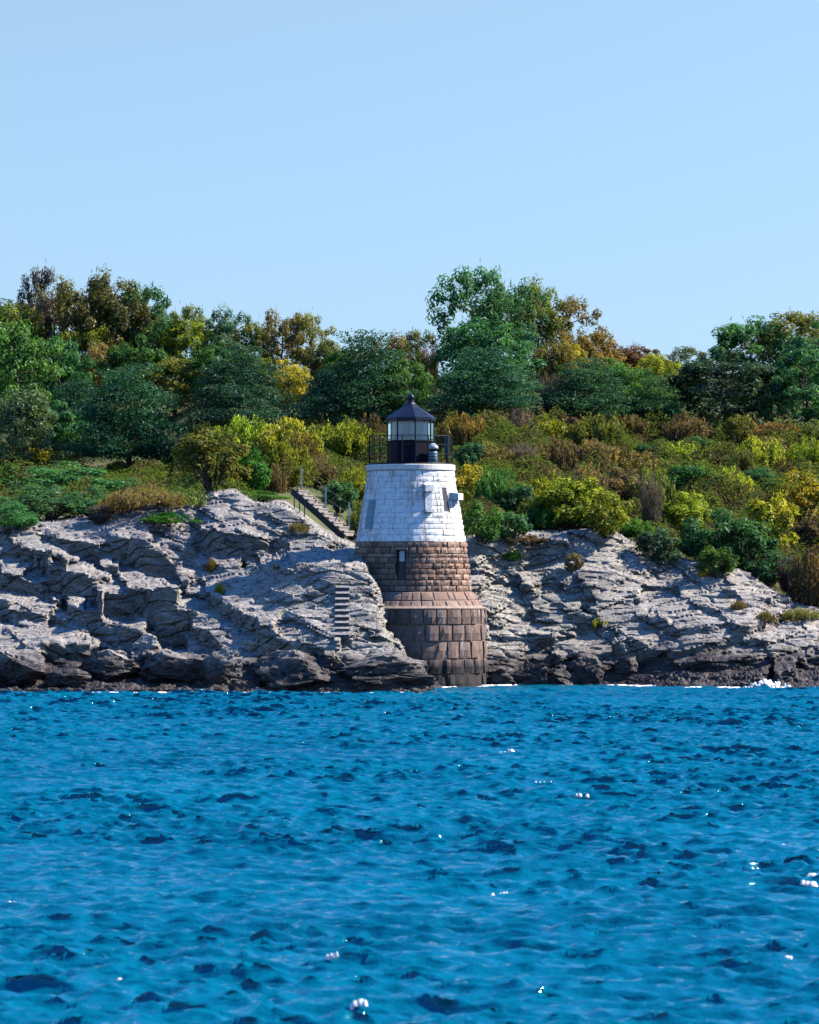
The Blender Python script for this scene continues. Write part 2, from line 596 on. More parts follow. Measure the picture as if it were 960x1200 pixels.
    for _ in range(4):
        G, Wt = 0, 0
        for w_, k in zip(gk, range(-4, 5)):
            Dk = np.roll(D, k, 1)
            w2 = w_ * (np.roll(dark, k, 1) == dark) * np.exp(-((Dk - D) / .35) ** 2)
            G, Wt = G + w2 * Dk, Wt + w2
        D = G / Wt
    return pxs, pys, D


REL_X, REL_Y, REL_D = build_relief()


def bil(D, px, py):
    x = np.clip((np.asarray(px, float) - REL_X[0]) / 2.0, 0, len(REL_X) - 1.001)
    y = np.clip((REL_Y[0] - np.asarray(py, float)) / 2.0, 0, len(REL_Y) - 1.001)
    i, j = x.astype(int), y.astype(int)
    fx, fy = x - i, y - j
    return (D[j, i] * (1 - fx) + D[j, i + 1] * fx) * (1 - fy) + (D[j + 1, i] * (1 - fx) + D[j + 1, i + 1] * fx) * fy


def rock_Y(px, py):
    return float(bil(REL_D, np.array([px]), np.array([py]))[0])


def make_ledge():
    pxs = np.arange(-80, 1039.5, 1.0)
    pys = np.arange(816, 571, -.9)
    X, Yp = np.meshgrid(pxs, pys)
    D = bil(REL_D, X, Yp)
    XX = (X - CX) / FOC * D
    ZZ = CAMZ - (Yp - HZ) / FOC * D
    V = np.stack([XX, D, ZZ], -1)
    # breakage of the surface, pushed along its normal: joints, steps of the bedding, grain
    k = np.ones(5) / 5
    Vs = V.copy()
    for q in range(3):
        Vs[..., q] = np.apply_along_axis(lambda r_: np.convolve(np.pad(r_, 2, mode='edge'), k, 'valid'), 1, Vs[..., q])
        Vs[..., q] = np.apply_along_axis(lambda r_: np.convolve(np.pad(r_, 2, mode='edge'), k, 'valid'), 0, Vs[..., q])
    nr = np.cross(np.gradient(Vs, axis=1), np.gradient(Vs, axis=0))
    nr /= np.maximum(np.linalg.norm(nr, axis=2), 1e-9)[..., None]
    s_ = D * .75 + ZZ * 1.25
    sx = np.where(X < 470, XX + .5 * s_, XX - .35 * s_)
    wa, wb = sx + .5 * fbm(sx * .8, s_ * .8, 21, 3), s_ + .5 * fbm(sx * .8 + 9, s_ * .8, 22, 3)
    i1, _, e1 = worley(wa / 2.4, wb / .6, 31)
    i2, _, e2 = worley(wa / .62, wb / .26 + 7, 32)
    patch = sm(-.15, .15, fbm(XX / 3.2, s_ / 2.4, 41, 3))
    h = (i1 - .5) * .09
    tilt = np.where(X < 470, -.42, .26)
    bed = (ZZ - tilt * XX + .5 * fbm(XX / 3, s_ / 3, 77, 3)) / .62
    fr = bed - np.floor(bed)
    bw = _hash(np.floor(bed), np.floor(XX / 2.5 + 3 * _hash(np.floor(bed), bed * 0, 5)), 78)
    h = h + .13 * (fr - .5) * (.3 + 1.1 * bw) * sm(.0, .45, fr)
    h = h - .13 * np.exp(-(e1 / .09) ** 2) - .0 * e2
    h = h + .14 * fbm(sx * .7, s_ * 1.1, 51, 5, .5) + .012 * fbm(sx * 5, s_ * 6, 55, 3, .6)
    h = h + sm(770, 800, Yp) * .35 * fbm(XX * 2.2, s_ * 2.6, 61, 4, .6)
    h = h * sm(-.5, .6, Yp - cv(X, *RT) + 2)
    V = V + nr * h[..., None]
    XX, D, ZZ = V[..., 0], V[..., 1], V[..., 2]
    n, m = X.shape
    idx = np.arange(n * m).reshape(n, m)
    f = np.stack([idx[:-1, :-1], idx[:-1, 1:], idx[1:, 1:], idx[1:, :-1]], -1).reshape(-1, 4)
    me = nmesh('granite_ledge', np.stack([XX, D, ZZ], -1).reshape(-1, 3), f, False)
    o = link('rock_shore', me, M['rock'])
    return tag(o, kind='structure')


def make_terrain():
    pxs = np.concatenate([[-9000, -4000, -1500, -700, -300], np.arange(-160, 1121, 8), [1260, 1660, 2460, 5000, 10000]]).astype(float)
    cx = np.clip(pxs, -80, 1040)
    rows = []
    rt, mt, ht, yr = cv(cx, *RT), cv(cx, *MT), cv(cx, *HT), cv(cx, *YR)
    for t in np.linspace(0, 1, 24):
        py = rt + (mt - rt) * t
        Y = yr + (200 - yr) * t
        drop = .35 + .5 * max(0, .05 - t) * 20
        rows.append(np.stack([(pxs - CX) / FOC * Y, Y, CAMZ - (py - HZ) / FOC * Y - drop], -1))
    for u in np.linspace(.08, 1.15, 14):
        py = mt + (ht - mt) * u
        Y = 200 + 36 * u + 0 * pxs
        rows.append(np.stack([(pxs - CX) / FOC * Y, Y, CAMZ - (py - HZ) / FOC * Y - .35], -1))
    last = rows[-1]
    for d, dz in ((30, -1), (120, -4), (600, -9), (3000, -14)):
        q = last.copy()
        q[:, 1] += d
        q[:, 0] *= 1 + d / 240
        q[:, 2] = np.minimum(q[:, 2] + dz, 30)
        rows.append(q)
    # skirt below the shore at the very front
    first = rows[0].copy()
    first[:, 1] += 1.5
    first[:, 2] = np.where((pxs < -100) | (pxs > 1060), -1.5, first[:, 2] - 3)
    first[:, 1] = np.where((pxs < -100) | (pxs > 1060), 146, first[:, 1])
    rows = [first] + rows
    V = np.array(rows)
    V[..., 2] += .25 * fbm(V[..., 0] / 3, V[..., 1] / 3, 71, 3) * (np.abs(V[..., 0]) < 60)
    n, m = V.shape[:2]
    idx = np.arange(n * m).reshape(n, m)
    f = np.stack([idx[:-1, :-1], idx[:-1, 1:], idx[1:, 1:], idx[1:, :-1]], -1).reshape(-1, 4)
    o = link('hillside_ground', nmesh('hillside_ground', V.reshape(-1, 3), f, True), M['soil'])
    return tag(o, kind='structure')


# ------------------------------------------------------------------ the sea
SEA = {}


def SEA_H(x, y):
    i = min(np.searchsorted(SEA['x'], x), len(SEA['x']) - 1)
    j = min(np.searchsorted(SEA['y'], y), len(SEA['y']) - 1)
    return float(SEA['z'][j, i])


def make_sea():
    N, dx = 2400, .07
    L = N * dx
    k1 = 2 * np.pi * np.fft.fftfreq(N, dx)
    KX, KY = np.meshgrid(k1, k1)
    K = np.hypot(KX, KY)
    K[0, 0] = 1
    kp = 2 * np.pi / 1.7
    spec = K ** -2.75 * np.exp(-1.1 * (kp / K) ** 2) * np.exp(-(K / 30) ** 2)
    wd = R(86)
    c = (KX * np.cos(wd) + KY * np.sin(wd)) / K
    spec *= np.where(c > 0, .02 + c ** 12, .02 + .12 * c ** 12)
    spec[0, 0] = 0
    g = np.random.default_rng(3)
    H = (g.normal(size=(N, N)) + 1j * g.normal(size=(N, N))) * np.sqrt(spec)
    h = np.fft.ifft2(H).real
    sc = SEA_RMS / h.std()
    h *= sc
    dxx = np.fft.ifft2(-1j * KX / K * H).real * sc * .7
    dyy = np.fft.ifft2(-1j * KY / K * H).real * sc * .7
    xs = np.concatenate([[-4000, -1500, -500, -200, -90, -50], np.arange(-33, 33.01, dx), [50, 90, 200, 500, 1500, 4000]])
    ys = np.concatenate([[-4000, -800, -200, -50, 0, 14], np.arange(24, 152.5, dx), [170, 260, 900, 4000]])
    XX, YY = np.meshgrid(xs, ys)
    ii = np.rint((XX + L / 2) / dx).astype(int) % N
    jj = np.rint(YY / dx).astype(int) % N
    fade = sm(36, 32, np.abs(XX)) * sm(22, 26, YY) * (1 - .55 * sm(138, 150, YY)) * (1 - sm(151, 153, YY))
    # gusts: calmer and rougher patches
    fade = fade * (.8 + .5 * sm(-.25, .25, fbm(XX / 9, YY / 7, 81, 2)))
    Z = h[jj, ii] * fade
    Xd = XX - dxx[jj, ii] * fade
    Yd = YY - dyy[jj, ii] * fade
    SEA['z'], SEA['x'], SEA['y'] = Z, xs, ys
    n, m = XX.shape
    idx = np.arange(n * m).reshape(n, m)
    f = np.stack([idx[:-1, :-1], idx[:-1, 1:], idx[1:, 1:], idx[1:, :-1]], -1).reshape(-1, 4)
    o = link('sea_water', nmesh('sea_water', np.stack([Xd, Yd, Z], -1).reshape(-1, 3), f, True), M['sea'])
    return tag(o, kind='structure')


def sea_mat():
    t = NT('sea_water')
    n = t.noise(.09, 3)
    c = t.ramp(n, [(.35, (.000, .090, .165)), (.65, (.000, .120, .208))])
    t.set(Base_Color=c, Roughness=.05, IOR=1.6, Specular_Tint=(.45, .92, 1.0))
    b = t.noise(5.0, 4, .58, stretch=(.42, 1, 1))
    t.bump(b, 1.0, .065)
    return t.m

# ------------------------------------------------------------------ the lighthouse
AX = 481.5
TX = (AX - CX) * S


def zz(py):
    return CAMZ - (py - HZ) * S


RP = [(552, 50.3), (635, 64.3), (692, 71.0), (694, 73.5), (709, 82.5), (713, 86.5), (803, 89.5), (840, 90.5)]


def tr(z):
    py = HZ + (CAMZ - z) / S
    return float(np.interp(py, [p[0] for p in RP], [p[1] for p in RP])) * S


def ang(dpx, rpx):
    """angle round the axis (0 = towards the sea, positive = towards the sun) of a point seen dpx from the axis"""
    return math.asin(max(-1, min(1, dpx / rpx)))


def pol(a, r, z):
    return (r * math.sin(a), -r * math.cos(a), z)


def masonry(zb, zt, nc, bw, gap, depth, rough0, holes=(), seed=1, off=0.0, worn=1.0):
    """courses of separate blocks over a mortar core: verts, faces"""
    g = random.Random(seed)
    mb = MB()
    hs_ = [zb + (zt - zb) * (c + (g.uniform(-.16, .16) if 0 < c < nc else 0)) / nc for c in range(nc + 1)]
    for c in range(nc):
        z0, z1 = hs_[c] + gap / 2, hs_[c + 1] - gap / 2
        r0 = tr((z0 + z1) / 2)
        n = max(12, round(2 * math.pi * r0 / bw))
        st = g.random() * .5 + (c % 2) * .5
        cuts = [2 * math.pi * (k + st + g.uniform(-.27, .27)) / n for k in range(n)]
        for k in range(n):
            a0 = cuts[k] + gap / 2 / r0
            a1 = (cuts[k + 1] if k + 1 < n else cuts[0] + 2 * math.pi) - gap / 2 / r0
            segs = [(a0, a1)]
            for ha, hb, hz0, hz1 in holes:
                if min(z1, hz1) - max(z0, hz0) < .45 * (z1 - z0):
                    continue
                out = []
                for s0, s1 in segs:
                    for w in (-2 * math.pi, 0, 2 * math.pi):
                        if s0 < hb + w and s1 > ha + w:
                            if ha + w - s0 > .03:
                                out.append((s0, ha + w))
                            if s1 - hb - w > .03:
                                out.append((hb + w, s1))
                            break
                    else:
                        out.append((s0, s1))
                segs = out
            for s0, s1 in segs:
                am = ((s0 + s1) / 2 + math.pi) % (2 * math.pi) - math.pi
                rough = rough0 * (1 + (worn - 1) * float(sm(R(12), R(40), am)))
                pr = g.uniform(-rough, rough) * .8 + off
                be = min(gap * 1.2 + .004, (s1 - s0) * r0 * .2)
                nx, nz = 4, 3
                vs, fs = [], []
                # outer rim, sunk to the mortar
                def pt(i, j, inset, d):
                    a = s0 + (s1 - s0) * i / (nx - 1)
                    z = z0 + (z1 - z0) * j / (nz - 1)
                    if inset:
                        a += (be / r0) * (1 if i == 0 else -1 if i == nx - 1 else 0)
                        z += be * (1 if j == 0 else -1 if j == nz - 1 else 0)
                    return pol(a, tr(z) + d, z)
                grid = {}
                for j in range(nz):
                    for i in range(nx):
                        mid = 1 if (0 < i < nx - 1 and 0 < j < nz - 1) else 0
                        grid[i, j] = len(vs)
                        vs.append(pt(i, j, True, pr + mid * rough * .9 + g.uniform(-rough, rough) * .45))
                for j in range(nz - 1):
                    for i in range(nx - 1):
                        fs.append((grid[i, j], grid[i + 1, j], grid[i + 1, j + 1], grid[i, j + 1]))
                rim = [(i, 0) for i in range(nx)] + [(nx - 1, j) for j in range(1, nz)] + [(i, nz - 1) for i in range(nx - 2, -1, -1)] + [(0, j) for j in range(nz - 2, 0, -1)]
                lo = []
                for i, j in rim:
                    lo.append(len(vs))
                    vs.append(pt(i, j, False, -depth))
                m = len(rim)
                for q in range(m):
                    a, b = rim[q], rim[(q + 1) % m]
                    fs.append((lo[q], lo[(q + 1) % m], grid[b], grid[a]))
                mb.add(vs, fs)
    return mb


def core(mb, zb, zt, depth, n=64):
    prof = [(tr(z) - depth, z) for z in np.linspace(zb, zt, 10)]
    mb.lathe(prof, n)
    return mb


def radial_box(mb, a, r0, r1, z0, z1, w, slope=0.0):
    """block pointing out of the wall at angle a; slope lowers its outer top edge"""
    c, s = math.cos(a), math.sin(a)
    out, side = Vector((s, -c, 0)), Vector((c, s, 0))
    vs = []
    for r, zt in ((r0, z1), (r1, z1 - slope)):
        for sd in (-1, 1):
            for z in (z0, zt):
                p = out * r + side * (sd * w / 2)
                vs.append((p.x, p.y, z))
    return mb.add(vs, [(0, 1, 3, 2), (4, 6, 7, 5), (0, 2, 6, 4), (1, 5, 7, 3), (0, 4, 5, 1), (2, 3, 7, 6)])


def arc_panel(mb, a0, a1, z0, z1, d, n=4):
    vs = []
    for i in range(n + 1):
        a = a0 + (a1 - a0) * i / n
        for z in (z0, z1):
            vs.append(pol(a, tr(z) + d, z))
    return mb.add(vs, [(2 * i, 2 * i + 2, 2 * i + 3, 2 * i + 1) for i in range(n)])


def lighthouse():
    L = empty('lighthouse', (TX, YT, 0))
    tag(L, 'stubby granite lighthouse painted white above with black lantern room on sea ledge', 'lighthouse')
    door = (ang(-16.2, 68), ang(-5.8, 68), zz(681), zz(644.5))
    win = (ang(-51.5, 59.3), ang(-42.5, 59.3), zz(620.5), zz(586))
    slot = (ang(37.5, 56), ang(43, 56), zz(600), zz(572))
    mb = masonry(-.9, zz(713), 6, .62, .02, .10, .042, seed=3, worn=1.5)
    core(mb, -.9, zz(713), .035).build('drum_base', M['drum'], L)
    mb = masonry(zz(712), zz(693), 2, .55, .02, .08, .02, seed=4)
    mb = core(mb, zz(712), zz(693), .035)
    mb.build('flared_course', M['brown_pink'], L)
    rd = MB().lathe([(tr(zz(713)) - .2, zz(712.5)), (tr(zz(713)) + .02, zz(713.2)), (tr(zz(713)) + .03, zz(712)), (tr(zz(710)) + .0, zz(709.4)), (tr(zz(709)) - .2, zz(708.8))], 64, smooth=False)
    rd.build('stone_ledge', M['ledge_stone'], L)
    mb = masonry(zz(692.5), zz(635), 9, .42, .008, .17, .020, holes=[door], seed=5, worn=2.6)
    core(mb, zz(692.5), zz(635), .155).build('granite_shaft', M['brown'], L)
    core(masonry(zz(635), zz(552), 12, .80, .006, .13, .007, holes=[win, slot], seed=6, worn=4), zz(635), zz(552), .02).build('painted_shaft', M['white'], L)
    # cornice
    rc = 51.6 * S
    MB().lathe([(rc - .12, zz(553.0)), (rc - .02, zz(552.4)), (rc + .02, zz(551.6)), (rc + .02, zz(546)), (rc, zz(545.2)), (.3, zz(545.0))], 64, smooth=False).build('cornice', M['cornice'], L)
    # door
    d = arc_panel(MB(), door[0], door[1], door[2], door[3], -.135).build('door', M['door'], L)
    am = (door[0] + door[1]) / 2
    arc_panel(MB(), am - .045, am + .05, zz(658), zz(646), -.125).build('transom_pane', M['pale_pane'], d)
    f = MB()
    radial_box(f, door[1], tr(zz(662)) - .13, tr(zz(662)) - .02, door[2], door[3], .05)
    radial_box(f, door[0], tr(zz(662)) - .13, tr(zz(662)) - .02, door[2], door[3], .05)
    f.build('frame', M['black'], d)
    f = radial_box(MB(), am, tr(zz(644)) - .1, tr(zz(644)) + .06, zz(644.6), zz(641.6), .52).build('lintel', M['brown'], d)
    # window of the shaded side
    w = arc_panel(MB(), win[0], win[1], win[2], win[3], -.012).build('window', M['blue_pane'], L)
    f = radial_box(MB(), (win[0] + win[1]) / 2, tr(zz(621)) - .08, tr(zz(621)) + .05, zz(622.6), zz(620.6), .44).build('sill', M['white'], w)
    radial_box(MB(), (win[0] + win[1]) / 2, tr(zz(603)) - .09, tr(zz(603)) - .05, zz(604), zz(602.8), .30).build('glazing_bar', M['pale_pane'], w)
    # the two hooded openings of the sunny side
    for a, pt, pb, wd, dep in ((R(20.5), 568, 599, .40, .22), (R(62), 577.5, 588, .46, .40)):
        r = tr(zz((pt + pb) / 2))
        h = radial_box(MB(), a, r - .12, r + dep, zz(pt + 9), zz(pt), wd, slope=.06).build('window_hood', M['white'], L)
        if dep < .3:
            radial_box(MB(), a, tr(zz(pb)) - .1, tr(zz(pb)) + .02, zz(pb - 1), zz(pt + 9), wd * .8).build('shutter', M['white'], h)
            radial_box(MB(), a, tr(zz(pb)) - .1, tr(zz(pb)) + .2, zz(pb + 2), zz(pb - 1.2), wd * 1.05).build('sill', M['white'], h)
        else:
            radial_box(MB(), a, tr(zz(pb)) - .1, r + dep * .45, zz(pb + 4), zz(pt + 9.1), wd * .6, slope=-.04).build('bracket', M['white'], h)
    arc_panel(MB(), slot[0], slot[1], slot[2], slot[3], -.012).build('slot_window', M['door'], L)
    # gallery deck and railing
    MB().lathe([(rc - .05, zz(545.0)), (rc - .03, zz(544.4)), (rc - .05, zz(543.6)), (.3, zz(543.4))], 48, smooth=False).build('gallery_deck', M['black'], L)
    rr = rc - .10
    zd, zt = zz(543.8), zz(511.8)
    for k in range(20):
        a = R(-83.5 + 18 * k)
        thick = .026 if k % 2 == 0 else .015
        mb = MB()
        mb.tube(pol(a, rr, zd), pol(a, rr, zt), thick, n=6)
        mb.build('railing_post', M['black'], L)
    for z, th in ((zt, .020), (zd + .42, .011), (zd + .83, .011)):
        mb = MB()
        n = 60
        for k in range(n):
            mb.tube(pol(2 * math.pi * k / n, rr, z), pol(2 * math.pi * (k + 1) / n, rr, z), th, n=5, caps=False)
        mb.build('railing_ring', M['black'], L)
    # lantern room: eight sides
    RL = 28.2 * S
    ph = R(-90 - 11.7 + 22.5)
    MB().lathe([(RL - .03, zz(543.5)), (RL, zz(543)), (RL, zz(518.3)), (RL + .03, zz(518)), (RL + .03, zz(516.6)), (RL - .12, zz(516.4))], 8, phase=ph, smooth=False).build('lantern_wall', M['navy'], L)
    MB().lathe([(.05, zz(516.5)), (RL - .1, zz(516.5))], 8, phase=ph, smooth=False).build('lantern_floor', M['black'], L)
    zg0, zg1 = zz(516.6), zz(494)
    cs = [(RL * .985 * math.cos(ph + k * math.pi / 4), RL * .985 * math.sin(ph + k * math.pi / 4)) for k in range(8)]
    for k in range(8):
        (x0, y0), (x1, y1) = cs[k], cs[(k + 1) % 8]
        MB().add([(x0, y0, zg0), (x1, y1, zg0), (x1, y1, zg1), (x0, y0, zg1)], [(0, 1, 2, 3)]).build('lantern_pane', M['glass'], L)
        MB().tube((x0, y0, zg0), (x0, y0, zg1), .034, n=6).build('mullion', M['black'], L)
    # pale blind half round the inside, lamp on its stand
    mb = MB()
    vs, fs = [], []
    g = random.Random(5)
    n = 44
    a0, a1 = R(-125), R(70)
    for i in range(n + 1):
        a = a0 + (a1 - a0) * i / n
        r = .80 + .022 * (i % 2) + g.uniform(-.008, .008)
        vs += [pol(a, r, zg0 + .03), pol(a, r, zg1 - .02)]
        if i:
            fs.append((2 * i - 2, 2 * i, 2 * i + 1, 2 * i - 1))
    mb.add(vs, fs)
    mb.build('blind', M['blind'], L)
    lamp = MB().tube((.0, 0, zg0), (0, 0, zg0 + .3), .07, n=10).build('lamp_stand', M['black'], L)
    MB().lathe([(.05, zg0 + .3), (.14, zg0 + .34), (.16, zg0 + .48), (.14, zg0 + .6), (.04, zg0 + .66)], 16).build('lens', M['glass'], lamp)
    # roof
    MB().lathe([(.05, zz(493.6)), (28.6 * S, zz(494)), (29.8 * S, zz(493.2)), (29.8 * S, zz(489.8)), (20.5 * S, zz(483.6)), (11.5 * S, zz(477.8)), (6.2 * S, zz(473.4)), (5.2 * S, zz(472))],
               8, phase=ph, smooth=False).build('lantern_roof', M['roof'], L)
    v = MB().tube((0, 0, zz(473.5)), (0, 0, zz(468.5)), 4.6 * S, 4.0 * S, n=16).build('roof_vent', M['roof'], L)
    MB().lathe([(.02, zz(470))] + [(4.4 * S * math.sin(t), zz(466) - 4.4 * S * math.cos(t)) for t in np.linspace(.3, 2.9, 9)] + [(.02, zz(461.5))], 18).build('vent_ball', M['roof'], v)
    MB().tube((0, 0, zz(460)), (0, 0, zz(455)), .018, .008, n=6).build('lightning_rod', M['black'], v)
    # things standing on the gallery
    a = ang(26, 36)
    p = Vector(pol(a, 36 * S, 0))
    t = empty('fog_signal', (TX + p.x, YT + p.y, zz(543.6)))
    tag(t, 'pale blue fog signal drum with white domed cap standing on the gallery beside the lantern', 'fog signal')
    MB().lathe([(.17, 0), (.20, .03), (.20, .50), (.17, .53)], 20, close=True).build('drum', M['grey_blue'], t)
    for z in (.12, .26, .40):
        MB().lathe([(.200, z), (.215, z + .02), (.200, z + .04)], 20).build('band', M['navy'], t)
    MB().lathe([(.15, .53), (.15, .62)], 16).build('neck', M['navy'], t)
    MB().lathe([(.16, .62), (.24, .64), (.23, .74), (.17, .83), (.08, .88), (.01, .89)], 20).build('cap', M['cap_white'], t)
    a = ang(43, 46)
    p = Vector(pol(a, 45.5 * S, 0))
    t = empty('equipment_cabinet', (TX + p.x, YT + p.y, zz(536.5)), a)
    tag(t, 'dark upright equipment cabinet fixed to the gallery railing of the lighthouse', 'cabinet')
    MB().box((0, 0, .47), (.36, .16, .94)).build('body', M['dark_blue'], t)
    MB().box((0, -.088, .47), (.30, .012, .86)).build('door', M['navy'], t)
    for s_ in (-.12, .12):
        MB().box((s_, 0, -.14), (.04, .05, .28)).build('leg', M['black'], t)
    return L


# ------------------------------------------------------------------ stairs
def stairs():
    a, b = P(352.5, 574.5, 158.4), P(406, 622.0, 157.0)
    n = 10
    run = b - a
    h = Vector((run.x, run.y, 0)).normalized()
    side = Vector((-h.y, h.x, 0))
    yaw = math.atan2(h.y, h.x)
    rot = Matrix.Rotation(yaw, 3, 'Z')
    base = (a + b) / 2
    base.z = b.z - .3
    t = empty('wooden_stairs', base)
    tag(t, 'weathered timber staircase climbing from the lighthouse ledge into the shrubs', 'stairs')
    W = .85
    for i in range(n):
        c = a + run * (i / (n - 1)) - base
        st = MB()
        st.box(c + Vector((0, 0, -.03)), (.34, W, .07), rot)
        tr_ = st.build('tread', M['wood'], t)
        MB().box(c + h * .13 + Vector((0, 0, -.155)), (.03, W - .04, .18), rot).build('riser', M['wood'], tr_)
    slope = math.atan2(run.z, Vector((run.x, run.y)).length)
    r2 = rot @ Matrix.Rotation(-slope, 3, 'Y')
    for s_ in (-1, 1):
        MB().box((a + b) / 2 - base + side * s_ * (W / 2 + .03) + Vector((0, 0, -.2)), (run.length + .45, .05, .30), r2).build('stringer', M['dark_wood'], t)
    # four white posts of the far handrail, slim grey ones on the near side
    tops = []
    for px, p0, p1 in ((353.5, 577, 547.5), (381.8, 600, 570.5), (409.2, 623, 588.5)):
        q0 = P(px, p0, 158.9 - (px - 352) * .022) - base
        q1 = P(px, p1, 158.9 - (px - 352) * .022) - base
        MB().box((q0 + q1) / 2, (.06, .06, (q1 - q0).length)).build('rail_post', M['post'], t)
        tops.append(q1)
    for k, o in ((0, -.06), (1, -.06), (0, -.55), (1, -.55)):
        MB().tube(tops[k] + Vector((0, 0, o)), tops[k + 1] + Vector((0, 0, o)), .008, n=5).build('rail_wire', M['grey_metal'], t)
    for px, p0, p1 in ((331, 575, 548), (345, 606, 582), (351, 612, 588), (357, 610, 590)):
        q0, q1 = P(px, p0, 156.6) - base, P(px, p1, 156.6) - base
        MB().box((q0 + q1) / 2, (.05, .05, (q1 - q0).length)).build('near_post', M['dark_wood'], t)
    # the concrete steps set in the ledge
    t = empty('landing_steps', P(401, 748, rock_Y(401, 746)))
    tag(t, 'narrow flight of pale concrete steps cut into the ledge seaward of the tower', 'steps')
    o = Vector(t.location)
    for i in range(9):
        py = 746 - i * 6.9
        Y = min(rock_Y(401, py), rock_Y(396, py), rock_Y(407, py)) - .07
        c = P(401.2 + (.6 if i > 6 else 0), py, Y) - o
        MB().box(c + Vector((0, .30, -.02)), (.58, .62, .20)).build('riser', M['shaded_concrete'], t)  # riser shade is put into its darker colour
        MB().box(c + Vector((0, .0, .105)), (.62, .13, .05), Matrix.Rotation(R(38), 3, 'X')).build('tread', M['concrete'], t)


# ------------------------------------------------------------------ boulders
def boulder_mesh(name, dims, seed, cuts=16, rough=.06):
    import bmesh
    g = random.Random(seed)
    bm = bmesh.new()
    bmesh.ops.create_icosphere(bm, subdivisions=5, radius=1)
    co = np.array([v.co for v in bm.verts])
    for _ in range(cuts):
        n = Vector((g.gauss(0, 1), g.gauss(0, 1), g.gauss(0, .8))).normalized()
        n = np.array(n)
        d = g.uniform(.42, .80)
        pr = co @ n
        co = co - np.clip(pr - d, 0, None)[:, None] * n
    co = co + (fbm(co[:, 0] * 2.3 + seed, co[:, 1] * 2.3 + co[:, 2] * 1.7, seed, 5, .6) * rough * 3)[:, None] * (co / np.linalg.norm(co, axis=1)[:, None])
    co = co + (fbm(co[:, 0] * 6 + seed, co[:, 2] * 9 + co[:, 1] * 3, seed + 3, 4, .6) * rough * 1.6)[:, None] * (co / np.linalg.norm(co, axis=1)[:, None])
    u_ = co[:, 0] + .6 * co[:, 2] + seed
    v_ = co[:, 2] * 1.0 - .35 * co[:, 0] + .5 * co[:, 1]
    i1, _, e1 = worley(u_ * 1.6 + .4 * fbm(u_ * 2, v_ * 2, 5, 3), v_ * 3.4 + .5 * fbm(u_ * 2, v_ * 2, 6, 3), seed)
    i2, _, e2 = worley(u_ * 4.2, v_ * 8, seed + 5)
    co = co * (1 + (i1 - .5) * .16 + (i2 - .5) * .06 - .10 * np.exp(-(e1 / .08) ** 2))[:, None]
    lo, hi = co.min(0), co.max(0)
    co = (co - (lo + hi) / 2) / (hi - lo) * np.array(dims)
    for v, c in zip(bm.verts, co):
        v.co = c
    me = bpy.data.meshes.new(name)
    bm.to_mesh(me)
    bm.free()
    return me


BOULDERS = [
    # px, base py, width, height, tilt, label
    (22, 806, 74, 46, 5, 'black wet boulder at the corner of the shore, half drowned, flat topped'),
    (78, 808, 62, 26, -12, 'low wedge of wet dark rock with a pale slanting ridge at the waterline'),
    (128, 806, 84, 46, 0, 'broad grey brown boulder with weed at its foot below the stacked slabs'),
    (213, 806, 92, 44, 4, 'large rough pinkish boulder standing in the surf below the deep cleft'),
    (258, 806, 58, 44, -14, 'rough mauve boulder leaning beside the large surf boulder'),
    (311, 800, 24, 36, 0, 'small square greenish block wedged between two surf boulders'),
    (348, 807, 112, 46, 3, 'long rounded brown boulder with a mottled top in the surf below the ledge steps'),
    (452, 808, 118, 46, -3, 'wide dark boulder lying in the surf against the lighthouse drum'),
    (586, 807, 46, 26, 6, 'small wet boulder touching the sunlit foot of the lighthouse drum'),
    (620, 806, 52, 34, -8, 'blue grey boulder in the surf under the wide pale slab'),
    (655, 807, 60, 30, 8, 'triangular wet boulder with weed at the mouth of the dark cave'),
    (690, 806, 42, 40, -35, 'slanting pink slab propped at the mouth of the dark cave'),
    (172, 766, 34, 22, 10, 'small rounded brown boulder on the rubble under the deep cleft'),
    (738, 792, 36, 26, 16, 'broken cream rubble block at the foot of the great pale slab'),
    (728, 772, 30, 26, -20, 'jagged cream block fallen below the great pale slab'),
    (21, 577, 26, 13, 0, 'small pale boulder lying among junipers at the shrub edge'),
    (22, 620, 24, 13, 4, 'small pale flat boulder on top of the ledge below the junipers'),
]


def boulders():
    for k, (px, py, w, h, tilt, label) in enumerate(BOULDERS):
        if py < 600:
            Y = float(ground_Y(px, py))
            dep = .9
        else:
            Y = min(rock_Y(px + q * w * .3, py - h * r_) for q in (-1, 0, 1) for r_ in (.25, .6))
            dep = min(2.6, max(1.0, w * S * .75))
        W, H = w * Y / FOC, h * Y / FOC
        me = boulder_mesh('boulder', (W, dep, H * 1.12), 40 + k, cuts=34, rough=.045)
        o = link('boulder', me, M['rock'])
        p = P(px, py - h / 2 + (3 if py > 780 else 0), Y + dep * .22)
        o.location = p
        o.rotation_euler = (0, R(tilt), random.uniform(-.25, .25))
        tag(o, label, 'boulder', 'boulders along the granite shore')


